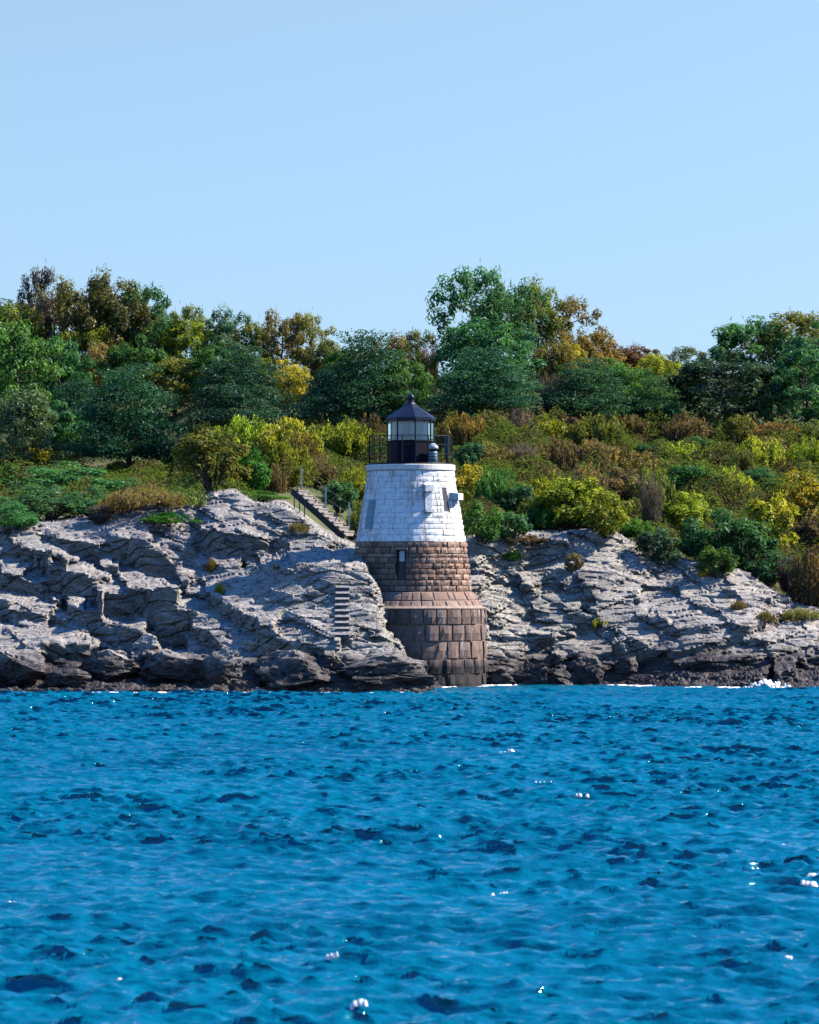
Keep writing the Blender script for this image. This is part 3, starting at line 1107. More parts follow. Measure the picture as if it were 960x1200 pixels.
# ------------------------------------------------------------------ foam, and white specks for sun glints
def foam():
    g = random.Random(9)
    mb = MB()

    def lump(c, r, fl):
        k = g.randint(6, 8)
        vs, ph = [], g.random() * 6
        for i in range(k):
            q = r * g.uniform(.6, 1.2)
            vs.append((c[0] + q * 2.6 * math.cos(ph + 6.283 * i / k), c[1] + q * math.sin(ph + 6.283 * i / k), c[2] - .05))
        for i in range(k):
            q = r * g.uniform(.35, .6)
            vs.append((c[0] + q * 2.6 * math.cos(ph + 6.283 * i / k), c[1] + q * math.sin(ph + 6.283 * i / k), c[2] + fl * g.uniform(.5, 1)))
        fs = [(i, (i + 1) % k, k + (i + 1) % k, k + i) for i in range(k)] + [tuple(range(k, 2 * k))]
        mb.add(vs, fs, True)
    x = -70.0
    while x < 1035:
        dens = vnoise(np.array([x / 26]), np.array([3.0]), 5)[0]
        dens += .35 * (40 < x < 300) - .12 * (560 < x < 840)
        if dens > .44:
            Y = rock_Y(x, 807) - g.uniform(.1, .7)
            if 480 < x < 575:
                Y = YT - math.sqrt(max(.1, 3.6 ** 2 - ((x - AX) * S) ** 2)) - g.uniform(0, .4)
            for _ in range(g.randint(1, 3)):
                c = P(x + g.uniform(-3, 3), 803, Y + g.uniform(-.2, .2))
                lump((c.x, c.y, .01), g.uniform(.025, .13), g.uniform(.02, .07))
        x += g.uniform(1.2, 3.5)
    for _ in range(150):                            # a wave breaking against the low shelf
        u = g.gauss(0, 1)
        px = 898 + u * 11
        h = max(0, g.gauss(0, 1)) * .12 + .32 * math.exp(-u * u) * g.random()
        c = P(px, 803, rock_Y(898, 806) - g.uniform(.1, .6))
        lump((c.x, c.y, .03 + h * .8), g.uniform(.015, .06), g.uniform(.03, .08))
    for px, py, r in ((125, 1155, .055), (146, 1158, .05), (138, 1157, .03), (100, 1150, .05), (172, 1062, .045), (20, 1059, .03), (390, 868, .07), (360, 872, .05), (955, 1033, .07), (948, 1036, .06),  # white lumps standing in for sun glints on open water
                      (655, 921, .06), (640, 920, .05), (600, 882, .07), (592, 880, .06), (588, 1051, .035), (778, 1131, .05), (920, 1125, .04), (395, 1136, .04), (421, 1186, .04),
                      (435, 1145, .035), (390, 1132, .03), (912, 992, .05), (682, 938, .04), (512, 1030, .03), (245, 879, .05), (320, 1010, .03), (150, 1192, .03), (195, 1124, .04), (204, 1127, .04)):
        Y = CAMZ * FOC / (py - HZ)
        for _ in range(4):
            c = P(px + g.gauss(0, 5), py + g.gauss(0, 1.2), Y)
            lump((c.x, c.y, SEA_H(c.x, c.y) + .01), r * g.uniform(.2, .62), r * .5)
    o = mb.build('surf_foam_and_glints', M['foam'])
    tag(o, 'white broken foam where the swell meets the rocks, and white specks as sun glints on open water', 'foam', kind='stuff')

# ------------------------------------------------------------------ vegetation
def leaves(c, nrm, size, asp, g, up=None):
    """diamond leaf faces; c centres, nrm normals, size lengths"""
    n = len(c)
    nrm = nrm / np.maximum(np.linalg.norm(nrm, axis=1), 1e-6)[:, None]
    t = g.normal(size=(n, 3)) if up is None else up + .25 * g.normal(size=(n, 3))
    t = t - (t * nrm).sum(1)[:, None] * nrm
    t /= np.maximum(np.linalg.norm(t, axis=1), 1e-6)[:, None]
    b = np.cross(nrm, t)
    l, w = size[:, None] / 2, (size * asp)[:, None] / 2
    bend = nrm * l * .25
    v = np.stack([c - t * l, c + b * w + bend, c + t * l, c - b * w + bend], 1).reshape(-1, 3)
    return v, np.arange(4 * n).reshape(n, 4)


def unit(g, n):
    d = g.normal(size=(n, 3))
    return d / np.linalg.norm(d, axis=1)[:, None]


def crown(kind, seed):
    """crown in a unit frame (x, y +-.5, z 0..1) and the limbs that carry it"""
    g = np.random.default_rng(seed)
    cs, rs = [], []
    V = []
    if kind == 'pine':
        lv = 15
        for i in range(lv):
            z = .12 + .84 * (i + g.uniform(-.3, .3)) / lv
            env = .50 * (1 - max(0, (z - .26) / .78) ** 1.35) * min(1, .55 + z * 2) * g.uniform(.72, 1.12)
            k = max(2, int(9 * env / .5))
            for q in range(k):
                a = 6.283 * (q + g.random()) / k
                r = env * g.uniform(.35, 1.0)
                cs.append((r * math.cos(a), r * math.sin(a), z + g.uniform(-.03, .03) - r * .06))
                rs.append((g.uniform(.13, .22), g.uniform(.13, .22), g.uniform(.045, .08)))
        per, size, asp, outw = 190, .028, .5, .35
    elif kind == 'broad':
        for i in range(60):
            d = unit(g, 1)[0]
            r = g.uniform(.25, 1) ** .5 * .40
            cs.append((d[0] * r, d[1] * r, .56 + d[2] * r * 1.0 * (1 if d[2] > 0 else 1.25)))
            q = g.uniform(.07, .13)
            rs.append((q, q, q * .8))
        per, size, asp, outw = 150, .031, .7, .6
    elif kind == 'airy':
        for i in range(78):
            d = unit(g, 1)[0]
            r = g.uniform(.2, 1) ** .5 * .45
            cs.append((d[0] * r, d[1] * r, .58 + d[2] * r * (.85 if d[2] > 0 else 1.2)))
            q = g.uniform(.05, .10)
            rs.append((q, q, q * g.uniform(.7, 1.3)))
        per, size, asp, outw = 95, .030, .6, .4
    elif kind == 'bush':
        for i in range(46):
            d = unit(g, 1)[0]
            r = g.uniform(.3, 1) ** .5 * .40
            cs.append((d[0] * r, d[1] * r, .44 + d[2] * r * 1.05))
            q = g.uniform(.08, .15)
            rs.append((q, q, q))
        per, size, asp, outw = 75, .058, .6, .55
    elif kind == 'shoots':
        for i in range(70):
            a, r = g.uniform(0, 6.283), .46 * math.sqrt(g.random())
            top = (1 - (r / .5) ** 2 * .55) * g.uniform(.62, 1.0)
            for z in np.linspace(.08, top - .1, 4):
                cs.append((r * math.cos(a) * (.8 + .2 * z), r * math.sin(a) * (.8 + .2 * z), z))
                rs.append((.05, .05, .12))
        per, size, asp, outw = 15, .085, .28, .3
    elif kind == 'mat':
        for i in range(60):
            a, r = g.uniform(0, 6.283), .45 * math.sqrt(g.random())
            cs.append((r * math.cos(a), r * math.sin(a), .18 + g.uniform(0, .60) * (1 - (r / .5) ** 2)))
            rs.append((g.uniform(.08, .15), g.uniform(.08, .15), .10))
        per, size, asp, outw = 75, .045, .5, .5
    elif kind == 'grass':
        for i in range(90):
            a, r = g.uniform(0, 6.283), .47 * math.sqrt(g.random())
            cs.append((r * math.cos(a), r * math.sin(a), .35 * g.uniform(.6, 1.3) * (1 - (r / .6) ** 2)))
            rs.append((.05, .05, .22))
        per, size, asp, outw = 22, .16, .10, .2
    elif kind == 'bare':
        for i in range(60):
            a, r = g.uniform(0, 6.283), .40 * math.sqrt(g.random())
            for z in np.linspace(.2, (1 - (r / .5) ** 2 * .4) * g.uniform(.6, .95), 4):
                cs.append((r * math.cos(a) * (.5 + .6 * z), r * math.sin(a) * (.5 + .6 * z), z))
                rs.append((.05, .05, .12))
        per, size, asp, outw = 14, .11, .10, .2
    cs, rs = np.array(cs), np.array(rs)
    n = len(cs)
    d = unit(g, n * per)
    rad = g.uniform(.35, 1.0, n * per) ** .6
    ci = np.repeat(np.arange(n), per)
    c = cs[ci] + d * rad[:, None] * rs[ci]
    nrm = d + g.normal(size=d.shape) * outw * .6 + np.array([.12, 0, .55])
    if kind == 'pine':
        nrm = d * np.array([.9, .9, 1.0]) + g.normal(size=d.shape) * .45 + np.array([0, 0, .55])
    s = size * g.uniform(.6, 1.4, len(c))
    up = np.array([0, 0, 1.0]) if kind in ('shoots', 'grass', 'bare') else None
    if up is not None:
        nrm = g.normal(size=d.shape) * np.array([1, 1, .25])
    keep = c[:, 2] > .01
    v, f = leaves(c[keep], nrm[keep], s[keep], asp, g, up)
    if kind in ('broad', 'airy', 'bush', 'shoots'):      # upright twigs over the outline
        m = 60 if kind == 'airy' else 45
        k = g.integers(0, n, m)
        p = cs[k] + np.array([0, 0, 1.0]) * rs[k] * g.uniform(.6, 1.5, (m, 1)) + g.normal(size=(m, 3)) * rs[k] * .4
        v2, f2 = leaves(p, g.normal(size=(m, 3)) * np.array([1, 1, .1]), g.uniform(.04, .085, m) * (1.5 if kind != 'airy' else 1.1), .16, g, np.array([0, 0, 1.0]))
        f = np.concatenate([f, f2 + len(v)])
        v = np.concatenate([v, v2])
    return v, f, cs


def limbs(cs, seed, tree):
    g = random.Random(seed)
    mb = MB()
    if tree:
        top = .72
        bend = [(g.uniform(-.03, .03), g.uniform(-.03, .03)) for _ in range(5)]
        pts = [Vector((bend[i][0] * i / 2, bend[i][1] * i / 2, top * i / 4 - (.04 if i == 0 else 0))) for i in range(5)]
        for i in range(4):
            mb.tube(pts[i], pts[i + 1], .024 * (1 - .2 * i), .024 * (1 - .2 * (i + 1)), n=7, caps=False)
        for c in g.sample(list(cs), min(18, len(cs))):
            z = max(.12, min(top, c[2] - .12))
            k = min(3, int(z / top * 4))
            q = pts[k].lerp(pts[k + 1], z / top * 4 - k)
            mb.tube(q, Vector(c), .007, .002, n=5, caps=False)
    else:
        for c in g.sample(list(cs), min(16, len(cs))):
            mb.tube((c[0] * .2, c[1] * .2, -.05), Vector(c), .014, .004, n=5, caps=False)
    return mb


PROTO = {}


def proto(kind, k):
    key = (kind, k)
    if key not in PROTO:
        v, f, cs = crown(kind, hash(kind) % 1 + 100 * k + len(kind) * 13 + ord(kind[0]))
        me = nmesh(kind + '_leaves', v, f, False)
        me.materials.append(M['leaf'])
        tr_ = limbs(cs, k, kind in ('pine', 'broad', 'airy')).mesh(kind + '_wood')
        tr_.materials.append(M['bark'])
        PROTO[key] = (me, tr_)
    return PROTO[key]


NAMES = {'pine': ('pine_tree', 'tree', 'trunk', 'crown'), 'broad': ('broadleaf_tree', 'tree', 'trunk', 'crown'), 'airy': ('slender_tree', 'tree', 'trunk', 'crown'),
         'bush': ('round_bush', 'bush', 'stem', 'foliage'), 'shoots': ('upright_shrub', 'shrub', 'stem', 'foliage'), 'mat': ('creeping_juniper', 'bush', 'stem', 'foliage'),
         'grass': ('grass_tuft', 'grass tuft', 'stem', 'foliage'), 'bare': ('twiggy_shrub', 'shrub', 'stem', 'foliage')}
GROUPS = {'pine': 'dark pines on the hillside', 'broad': 'broadleaf trees on the hilltop', 'airy': 'thin crowned trees on the skyline', 'bush': 'round bushes on the slope',
          'shoots': 'upright shrubs of the thicket', 'mat': 'low creeping junipers by the ledge', 'grass': 'grass tufts on the rocks', 'bare': 'twiggy shrubs'}
C = dict(bo=(.17, .16, .05), pine=(.024, .092, .052), pine2=(.05, .16, .07), dk=(.055, .165, .065), g=(.07, .18, .038), bg=(.055, .21, .025), ol=(.16, .19, .04), yg=(.27, .32, .03),
         y=(.36, .34, .03), tan=(.20, .145, .055), br=(.17, .125, .065), rd=(.15, .075, .05), gm=(.115, .095, .10), bl=(.06, .13, .09), pu=(.12, .045, .07), og=(.20, .16, .045),
         gg=(.11, .17, .09))

PLANTS = [
    # kind, colour, px, base py, width, top py, label
    ('broad', 'ol', 8, 445, 84, 346, 'olive rounded tree at the corner where the skyline meets the frame'),
    ('airy', 'gm', 50, 440, 46, 312, 'thin bare topped tree poking highest above the stair side skyline'),
    ('airy', 'bo', 92, 445, 84, 324, 'wide olive brown autumn tree beside the bare topped tree on the skyline'),
    ('airy', 'bo', 128, 446, 74, 320, 'rusty olive tree on the crest behind the yellow speckled trees'),
    ('airy', 'dk', 168, 446, 70, 332, 'dark loose crowned tree where the stair side crest begins to fall'),
    ('airy', 'ol', 212, 448, 58, 352, 'thin grey olive tree on the falling crest, sky showing through'),
    ('broad', 'yg', 178, 440, 74, 366, 'yellow green speckled tree just under the falling crest'),
    ('airy', 'yg', 232, 450, 72, 372, 'lime flecked loose tree lower on the falling crest'),
    ('airy', 'bl', 268, 455, 60, 362, 'blue green spiky tree standing out at the foot of the crest'),
    ('airy', 'ol', 298, 458, 56, 374, 'narrow olive tree between the spiky tree and the twin brown tops'),
    ('airy', 'bo', 330, 460, 56, 358, 'taller of the twin brown topped trees in the dip of the skyline'),
    ('airy', 'ol', 366, 460, 54, 366, 'shorter of the twin brown topped trees in the dip of the skyline'),
    ('broad', 'ol', 386, 462, 60, 398, 'low olive tree in the dip of the skyline behind the big tower pine'),
    ('airy', 'tan', 458, 468, 60, 392, 'pale thin tree in the saddle behind the lantern roof'),
    ('airy', 'ol', 492, 465, 52, 384, 'small olive tree in the saddle beside the tallest tree'),
    ('bare', 'pu', 500, 455, 40, 398, 'pinkish bare tree under the small olive tree of the saddle'),
    ('airy', 'dk', 556, 450, 84, 312, 'tallest dark tree on the skyline with holes of sky in its crown'),
    ('airy', 'dk', 598, 450, 74, 326, 'dark crowned tree leaning against the tallest skyline tree'),
    ('airy', 'ol', 630, 448, 64, 330, 'olive tree with a pointed top on the shoulder of the tall group'),
    ('airy', 'bo', 664, 450, 72, 346, 'russet olive tree where the tall group steps down'),
    ('airy', 'og', 690, 455, 64, 384, 'orange tinged small tree at the end of the tall group'),
    ('broad', 'rd', 722, 452, 62, 402, 'dull red autumn tree low on the skyline past the tall group'),
    ('broad', 'br', 760, 455, 60, 408, 'brown low tree at the lowest dip of the skyline'),
    ('broad', 'y', 772, 470, 56, 414, 'golden yellow tree below the lowest dip of the skyline'),
    ('airy', 'gg', 806, 460, 50, 404, 'sparse pale tree beside the dark dome on the skyline'),
    ('broad', 'dk', 880, 455, 92, 366, 'dark domed tree on the skyline above the grey green round tree'),
    ('airy', 'bo', 925, 450, 100, 364, 'brown twig topped tree crowning the far dome of the skyline'),
    ('broad', 'dk', 962, 460, 84, 376, 'deep green tree at the frame edge under the brown twig top'),
    ('broad', 'g', 22, 500, 92, 376, 'mid green tree on the frame edge below the olive rounded tree'),
    ('broad', 'dk', 70, 490, 76, 394, 'dark leafy tree in the middle of the stair side wood'),
    ('broad', 'y', 98, 452, 60, 376, 'straw yellow tree high in the stair side wood'),
    ('broad', 'tan', 122, 470, 52, 402, 'tan leaved tree below the straw yellow tree'),
    ('broad', 'g', 160, 480, 80, 392, 'green tree above the great layered pine'),
    ('broad', 'ol', 205, 482, 84, 420, 'olive yellow tree behind the shoulder of the great layered pine'),
    ('pine', 'pine', 152, 546, 150, 424, 'great layered dark pine above the dry grass clearing'),
    ('pine', 'pine', 90, 530, 90, 440, 'dark pine crowding the great layered pine from the frame side'),
    ('pine', 'pine', 280, 505, 124, 404, 'broad dark pine between the great layered pine and the tower pine'),
    ('broad', 'y', 338, 478, 54, 420, 'bright yellow tree glowing between two dark pines'),
    ('pine', 'pine', 432, 500, 136, 386, 'tall dark tower pine rising behind the lantern on the stair side'),
    ('broad', 'g', 478, 500, 60, 420, 'fresh green tree just behind the lantern ball'),
    ('pine', 'pine', 380, 505, 70, 430, 'small dark pine tucked against the tall tower pine'),
    ('broad', 'pine2', 572, 470, 120, 374, 'large rounded blue green tree below the tallest skyline tree'),
    ('pine', 'pine', 570, 496, 150, 404, 'very wide dark pine skirting the rounded blue green tree'),
    ('pine', 'pine', 690, 494, 120, 418, 'low spreading dark pine past the very wide pine'),
    ('bare', 'gm', 646, 490, 40, 436, 'grey bare shrub caught between the two widest pines'),
    ('broad', 'g', 735, 490, 60, 420, 'green tree with layered shade under the dull red tree'),
    ('pine', 'dk', 768, 502, 74, 438, 'dark bushy pine under the golden yellow tree'),
    ('broad', 'bl', 850, 498, 128, 410, 'grey green round tree standing alone above the far thicket'),
    ('broad', 'dk', 905, 500, 60, 430, 'shadowy tree between the round tree and the frame edge'),
    ('broad', 'pine2', 944, 502, 84, 408, 'dense blue green tree at the frame edge above the far thicket'),
    ('broad', 'gg', 20, 552, 90, 448, 'grey green tree at the frame edge above the junipers'),
    ('bush', 'y', 36, 540, 46, 490, 'yellow bush lit among dark junipers near the frame edge'),
    ('broad', 'dk', 62, 540, 70, 468, 'dark round tree between the yellow bush and the dark pines'),
    ('broad', 'yg', 140, 432, 50, 384, 'lime tree top between the straw yellow tree and the speckled tree'),
    ('broad', 'g', 246, 470, 70, 404, 'mid green tree behind the broad dark pine on its frame side'),
    ('broad', 'yg', 300, 462, 50, 410, 'yellow green tree just uphill of the broad dark pine'),
    ('airy', 'ol', 20, 420, 60, 352, 'olive twiggy tree behind the olive rounded tree at the corner'),
    ('airy', 'bo', 75, 430, 70, 336, 'brown olive tree filling the crest under the bare topped tree'),
    ('airy', 'ol', 148, 440, 70, 338, 'olive tree on the crest between the rusty tree and the dark loose tree'),
    ('broad', 'g', 400, 468, 50, 410, 'green tree in the dip of the skyline beside the tower pine'),
    ('broad', 'og', 648, 462, 56, 396, 'golden brown tree under the russet olive tree'),
    ('airy', 'y', 668, 462, 44, 400, 'yellow tinted thin tree at the foot of the russet olive tree'),
    ('broad', 'ol', 712, 468, 60, 418, 'olive green tree below the dull red tree'),
    ('airy', 'rd', 742, 450, 44, 404, 'dark red thin tree at the start of the lowest dip'),
    # junipers and shrubs of the stair side
    ('mat', 'pine2', 78, 578, 124, 530, 'wide creeping juniper with flat tiers under the dark pines'),
    ('mat', 'dk', 52, 606, 110, 556, 'thick dark juniper spilling to the ledge edge'),
    ('mat', 'pine2', 6, 620, 60, 578, 'dark green juniper in the corner above the pink slabs'),
    ('mat', 'dk', 110, 600, 60, 560, 'dark juniper lobe beside the tan grass clump on the ledge rim'),
    ('bush', 'g', 10, 585, 50, 540, 'green bush at the frame edge over the small pale boulder'),
    ('bush', 'ol', 250, 572, 88, 494, 'big dark domed bush with a yellow crest beside the clearing'),
    ('bush', 'bg', 295, 574, 46, 522, 'vivid green round bush in front of the domed bush'),
    ('shoots', 'yg', 286, 528, 70, 488, 'yellow green shrub mass behind the domed bush'),
    ('shoots', 'yg', 335, 530, 76, 490, 'lime shrub thicket below the broad dark pine'),
    ('shoots', 'og', 352, 545, 44, 505, 'orange flecked shrub above the top of the stairs'),
    ('bush', 'dk', 378, 535, 36, 510, 'small dark bush among lime shrubs above the stairs'),
    ('shoots', 'yg', 405, 532, 66, 492, 'lime shrub beside the lantern on the stair side'),
    ('shoots', 'tan', 436, 520, 40, 484, 'tan shrub right behind the gallery railing'),
    ('shoots', 'yg', 338, 566, 60, 522, 'yellow green shrub at the head of the stairs'),
    ('shoots', 'br', 372, 570, 40, 530, 'brown stemmed shrub behind the first white stair post'),
    ('bush', 'dk', 398, 600, 46, 552, 'dark bush behind the lower stair rail'),
    ('shoots', 'yg', 418, 585, 40, 536, 'yellow green shrub squeezed between stairs and white tower wall'),
    ('shoots', 'ol', 424, 630, 34, 580, 'olive shrub at the foot of the stairs against the tower'),
    ('shoots', 'tan', 318, 575, 36, 540, 'tan dry shrub beside the vivid green bush'),
    ('grass', 'tan', 172, 592, 84, 552, 'pale dry grass clump in the clearing below the great pine'),
    ('grass', 'ol', 218, 592, 70, 556, 'olive gold grass clump at the rim of the clearing above the ledge'),
    ('grass', 'tan', 140, 600, 50, 560, 'tan grass clump beside the dark juniper lobe'),
    ('mat', 'bg', 205, 613, 66, 594, 'flat green juniper mat lying on the pale ledge top'),
    ('mat', 'g', 300, 586, 66, 570, 'low green mat between the vivid bush and the stairs'),
    ('bush', 'gm', 118, 612, 40, 588, 'mauve withered bush on the ledge rim by the juniper lobe'),
    # rock plants
    ('grass', 'og', 249, 668, 14, 640, 'rusty grass tuft in the upper part of the long cleft'),
    ('grass', 'y', 258, 694, 12, 672, 'yellow tuft lower in the long cleft'),
    ('grass', 'og', 350, 622, 26, 602, 'orange tuft under the near stair posts'),
    ('bush', 'br', 673, 668, 22, 642, 'brown cushion plant in the notch of the great pale slab'),
    ('grass', 'y', 704, 732, 20, 714, 'yellow tuft hanging halfway down the great pale slab'),
    ('mat', 'bg', 598, 656, 24, 636, 'bright green cushion in the dark recess beside the tower'),
    ('grass', 'og', 866, 712, 20, 694, 'rusty tuft on the far end of the great pale slab'),
    ('grass', 'y', 826, 674, 22, 662, 'small yellow tuft on the brow of the great pale slab'),
    ('grass', 'og', 898, 726, 24, 706, 'ochre tuft at the end of the long dark crevice'),
    ('mat', 'br', 612, 634, 50, 622, 'brown turf cushion on the ledge brow beside the tower'),
    ('grass', 'ol', 940, 724, 50, 700, 'olive grass patch at the frame edge over the low shelf'),
    # the far thicket, upper row to lower row
    ('shoots', 'og', 542, 512, 54, 480, 'orange brown shrub right behind the lantern on the thicket side'),
    ('shoots', 'br', 580, 514, 52, 484, 'brown shrub under the skirt of the very wide pine'),
    ('shoots', 'gm', 610, 510, 44, 482, 'grey mauve shrub beneath the grey bare shrub'),
    ('shoots', 'yg', 640, 512, 50, 484, 'yellow green shrub in the top row of the thicket under the two widest pines'),
    ('bush', 'rd', 662, 516, 34, 490, 'dark red bush in the top row of the thicket'),
    ('shoots', 'ol', 700, 512, 56, 482, 'olive shrub below the low spreading pine'),
    ('shoots', 'br', 738, 512, 50, 478, 'reddish brown shrub in front of the dark bushy pine'),
    ('bush', 'dk', 772, 512, 56, 470, 'green bush spilling forward under the dark bushy pine'),
    ('shoots', 'br', 806, 516, 56, 484, 'brown dome of shrub at the foot of the grey green round tree'),
    ('bush', 'ol', 868, 514, 36, 488, 'small olive domed bush in front of the grey green round tree'),
    ('shoots', 'tan', 905, 516, 56, 492, 'pinkish tan shrub under the shadowy tree'),
    ('shoots', 'ol', 950, 516, 50, 494, 'olive shrub at the frame edge in the top row of the thicket'),
    ('bush', 'dk', 550, 546, 40, 516, 'dark little bush behind the gallery cabinet'),
    ('shoots', 'tan', 576, 548, 56, 514, 'tan shrub in the second row of the thicket near the lantern'),
    ('bare', 'gm', 612, 552, 60, 516, 'grey mauve twiggy shrub shading a dark hollow'),
    ('shoots', 'br', 652, 548, 56, 512, 'ruddy brown shrub below the dark red bush'),
    ('shoots', 'br', 696, 556, 60, 514, 'brown shrub with a dark underside in the second row of the thicket'),
    ('shoots', 'tan', 738, 558, 60, 518, 'wide ruddy tan shrub in the heart of the thicket'),
    ('bush', 'dk', 762, 544, 34, 516, 'dark green bush in the second row near the brown dome'),
    ('shoots', 'yg', 796, 548, 60, 512, 'light green shrub below the brown dome'),
    ('bush', 'dk', 815, 536, 36, 514, 'round dark bush under the small olive dome'),
    ('shoots', 'ol', 846, 552, 60, 512, 'olive green shrub in the second row below the round tree'),
    ('shoots', 'yg', 890, 554, 58, 516, 'yellow green shrub in the second row below the shadowy tree'),
    ('bush', 'br', 902, 540, 34, 514, 'small brown bush with a dark heart in the second row'),
    ('shoots', 'yg', 948, 552, 56, 514, 'grass green shrub at the frame edge above the golden round bush'),
    ('bush', 'y', 552, 594, 44, 544, 'yellow bush touching the sunny wall of the white tower'),
    ('shoots', 'g', 584, 594, 52, 548, 'green shrub beside the yellow tower bush'),
    ('bush', 'dk', 606, 606, 52, 560, 'dark green bush below the twiggy hollow'),
    ('shoots', 'yg', 640, 596, 60, 546, 'pale green shrub uphill of the brightest lime bush'),
    ('shoots', 'br', 690, 590, 54, 544, 'brown shrub uphill of the brightest lime bush'),
    ('bush', 'br', 728, 594, 56, 546, 'dusky brown bush in the third row of the thicket'),
    ('shoots', 'ol', 766, 598, 50, 548, 'olive shrub beside the dusky brown bush'),
    ('bush', 'dk', 812, 588, 60, 540, 'large dark bush in the middle of the far thicket'),
    ('shoots', 'yg', 855, 590, 56, 545, 'light green shrub beside the large dark thicket bush'),
    ('bush', 'dk', 890, 580, 44, 545, 'dark bush tucked behind the golden round bush'),
    ('bush', 'y', 938, 610, 66, 544, 'golden round bush near the frame edge'),
    ('bush', 'g', 566, 632, 50, 580, 'dark green bush at the foot of the sunny tower wall'),
    ('bush', 'dk', 598, 632, 50, 592, 'shaded green bush on the brow of the ledge by the tower'),
    ('shoots', 'g', 636, 632, 52, 586, 'bright green shrub on the ledge brow below the pale green shrub'),
    ('bush', 'yg', 672, 620, 92, 552, 'brightest lime bush, broad and sloping, above the great pale slab'),
    ('bush', 'yg', 712, 626, 60, 572, 'lime bush joined to the brightest lime bush on its downhill end'),
    ('shoots', 'g', 690, 640, 60, 598, 'grassy green shrub fringe hanging over the great pale slab'),
    ('shoots', 'g', 738, 650, 56, 604, 'green shrub following the brow of the great pale slab'),
    ('bare', 'gm', 762, 622, 40, 556, 'tall grey bare shrub in the lower thicket'),
    ('bush', 'bl', 772, 660, 54, 612, 'blue grey bush on the brow of the great pale slab'),
    ('bush', 'yg', 806, 626, 66, 572, 'yellow green topped bush over the darkest hollow of the thicket'),
    ('bush', 'dk', 832, 664, 84, 590, 'deep green bush filling the darkest hollow of the thicket'),
    ('bush', 'dk', 872, 672, 76, 596, 'deep shadowed bush under the acid yellow bush'),
    ('bush', 'y', 905, 644, 60, 578, 'acid yellow bush above the deep shadowed bush'),
    ('bush', 'g', 840, 676, 50, 634, 'leafy green bush sitting on the brow of the far ledge'),
    ('bush', 'dk', 902, 690, 60, 640, 'dark bush at the end of the great pale slab'),
    ('bare', 'pu', 926, 706, 52, 650, 'purple twiggy shrub above the end of the long crevice'),
    ('shoots', 'br', 955, 706, 60, 636, 'brown shrub at the frame edge beside the purple shrub'),
    ('bush', 'br', 956, 660, 60, 600, 'dark brown bush at the frame edge below the golden round bush'),
]


def plants():
    for k, (kind, col, px, pb, w, pt, label) in enumerate(PLANTS):
        onrock = kind in ('grass', 'mat', 'bush') and pb > cv(px, *RT) + 4
        if kind in ('bush', 'shoots', 'bare') and not onrock:
            pb = min(pb, float(cv(px, *RT)) - 7)
        Y = rock_Y(px, pb) if onrock else float(ground_Y(px, pb))
        nm, cat, wood, leaf = NAMES[kind]
        p = P(px, pb, Y)
        e = empty(nm, (p.x, p.y, p.z - .1), random.uniform(0, 6.28))
        f_ = {'airy': 1.4, 'broad': 1.25, 'pine': 1.02, 'bush': 1.15, 'shoots': 1.25, 'mat': 1.3}.get(kind, 1.08)
        if kind in ('bush', 'shoots') and pb < cv(px, *RT) - 25:
            pb += random.uniform(-9, 9)
            pt += random.uniform(-9, 5)
            p = P(px, pb, float(ground_Y(px, pb)))
            e.location = (p.x, p.y, p.z - .1)
            f_ *= random.uniform(.9, 1.25)
        W, H = w * f_ * Y / FOC, (pb - pt) * 1.04 * Y / FOC
        e.scale = (W, W, H)
        tag(e, label, cat, GROUPS[kind])
        me, tr_ = proto(kind, k % 5)
        c = C[col]
        a = link(leaf, me, None, e)
        b_ = random.uniform(.75, 1.3)
        j = [b_ * random.uniform(.88, 1.12) for _ in range(3)]
        a.color = (c[0] * j[0], c[1] * j[1], c[2] * j[2], 1)
        link(wood, tr_, None, e)


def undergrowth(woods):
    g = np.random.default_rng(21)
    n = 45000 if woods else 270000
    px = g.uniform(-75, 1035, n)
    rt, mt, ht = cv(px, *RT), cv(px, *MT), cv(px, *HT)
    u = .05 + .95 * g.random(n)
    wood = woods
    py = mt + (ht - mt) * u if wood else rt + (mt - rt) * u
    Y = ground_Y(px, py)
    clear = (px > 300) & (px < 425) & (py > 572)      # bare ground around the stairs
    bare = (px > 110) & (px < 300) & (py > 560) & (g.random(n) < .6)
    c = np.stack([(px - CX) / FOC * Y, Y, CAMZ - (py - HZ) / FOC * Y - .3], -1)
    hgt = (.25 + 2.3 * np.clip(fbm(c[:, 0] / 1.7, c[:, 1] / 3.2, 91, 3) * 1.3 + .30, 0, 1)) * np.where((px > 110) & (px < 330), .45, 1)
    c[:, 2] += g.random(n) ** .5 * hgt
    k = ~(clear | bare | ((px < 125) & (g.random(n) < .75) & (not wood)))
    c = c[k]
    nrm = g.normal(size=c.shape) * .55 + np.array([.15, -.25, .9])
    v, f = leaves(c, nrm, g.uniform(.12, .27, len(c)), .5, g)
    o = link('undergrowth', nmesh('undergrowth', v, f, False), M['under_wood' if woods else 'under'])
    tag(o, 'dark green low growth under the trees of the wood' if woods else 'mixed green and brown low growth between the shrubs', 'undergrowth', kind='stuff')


# ------------------------------------------------------------------ materials of the scene
M = {}
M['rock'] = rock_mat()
M['sea'] = sea_mat()
SEA_RMS = .052


def soil():
    t = NT('soil')
    c = t.ramp(t.noise(.5, 5, .7), [(.35, (.04, .075, .02)), (.5, (.085, .10, .03)), (.65, (.13, .11, .05))])
    t.set(Base_Color=c, Roughness=.95)
    t.bump(t.noise(2.5, 6, .7), .8, .2)
    return t.m


M['soil'] = soil()
M['leaf'] = leaf_mat('leaf')


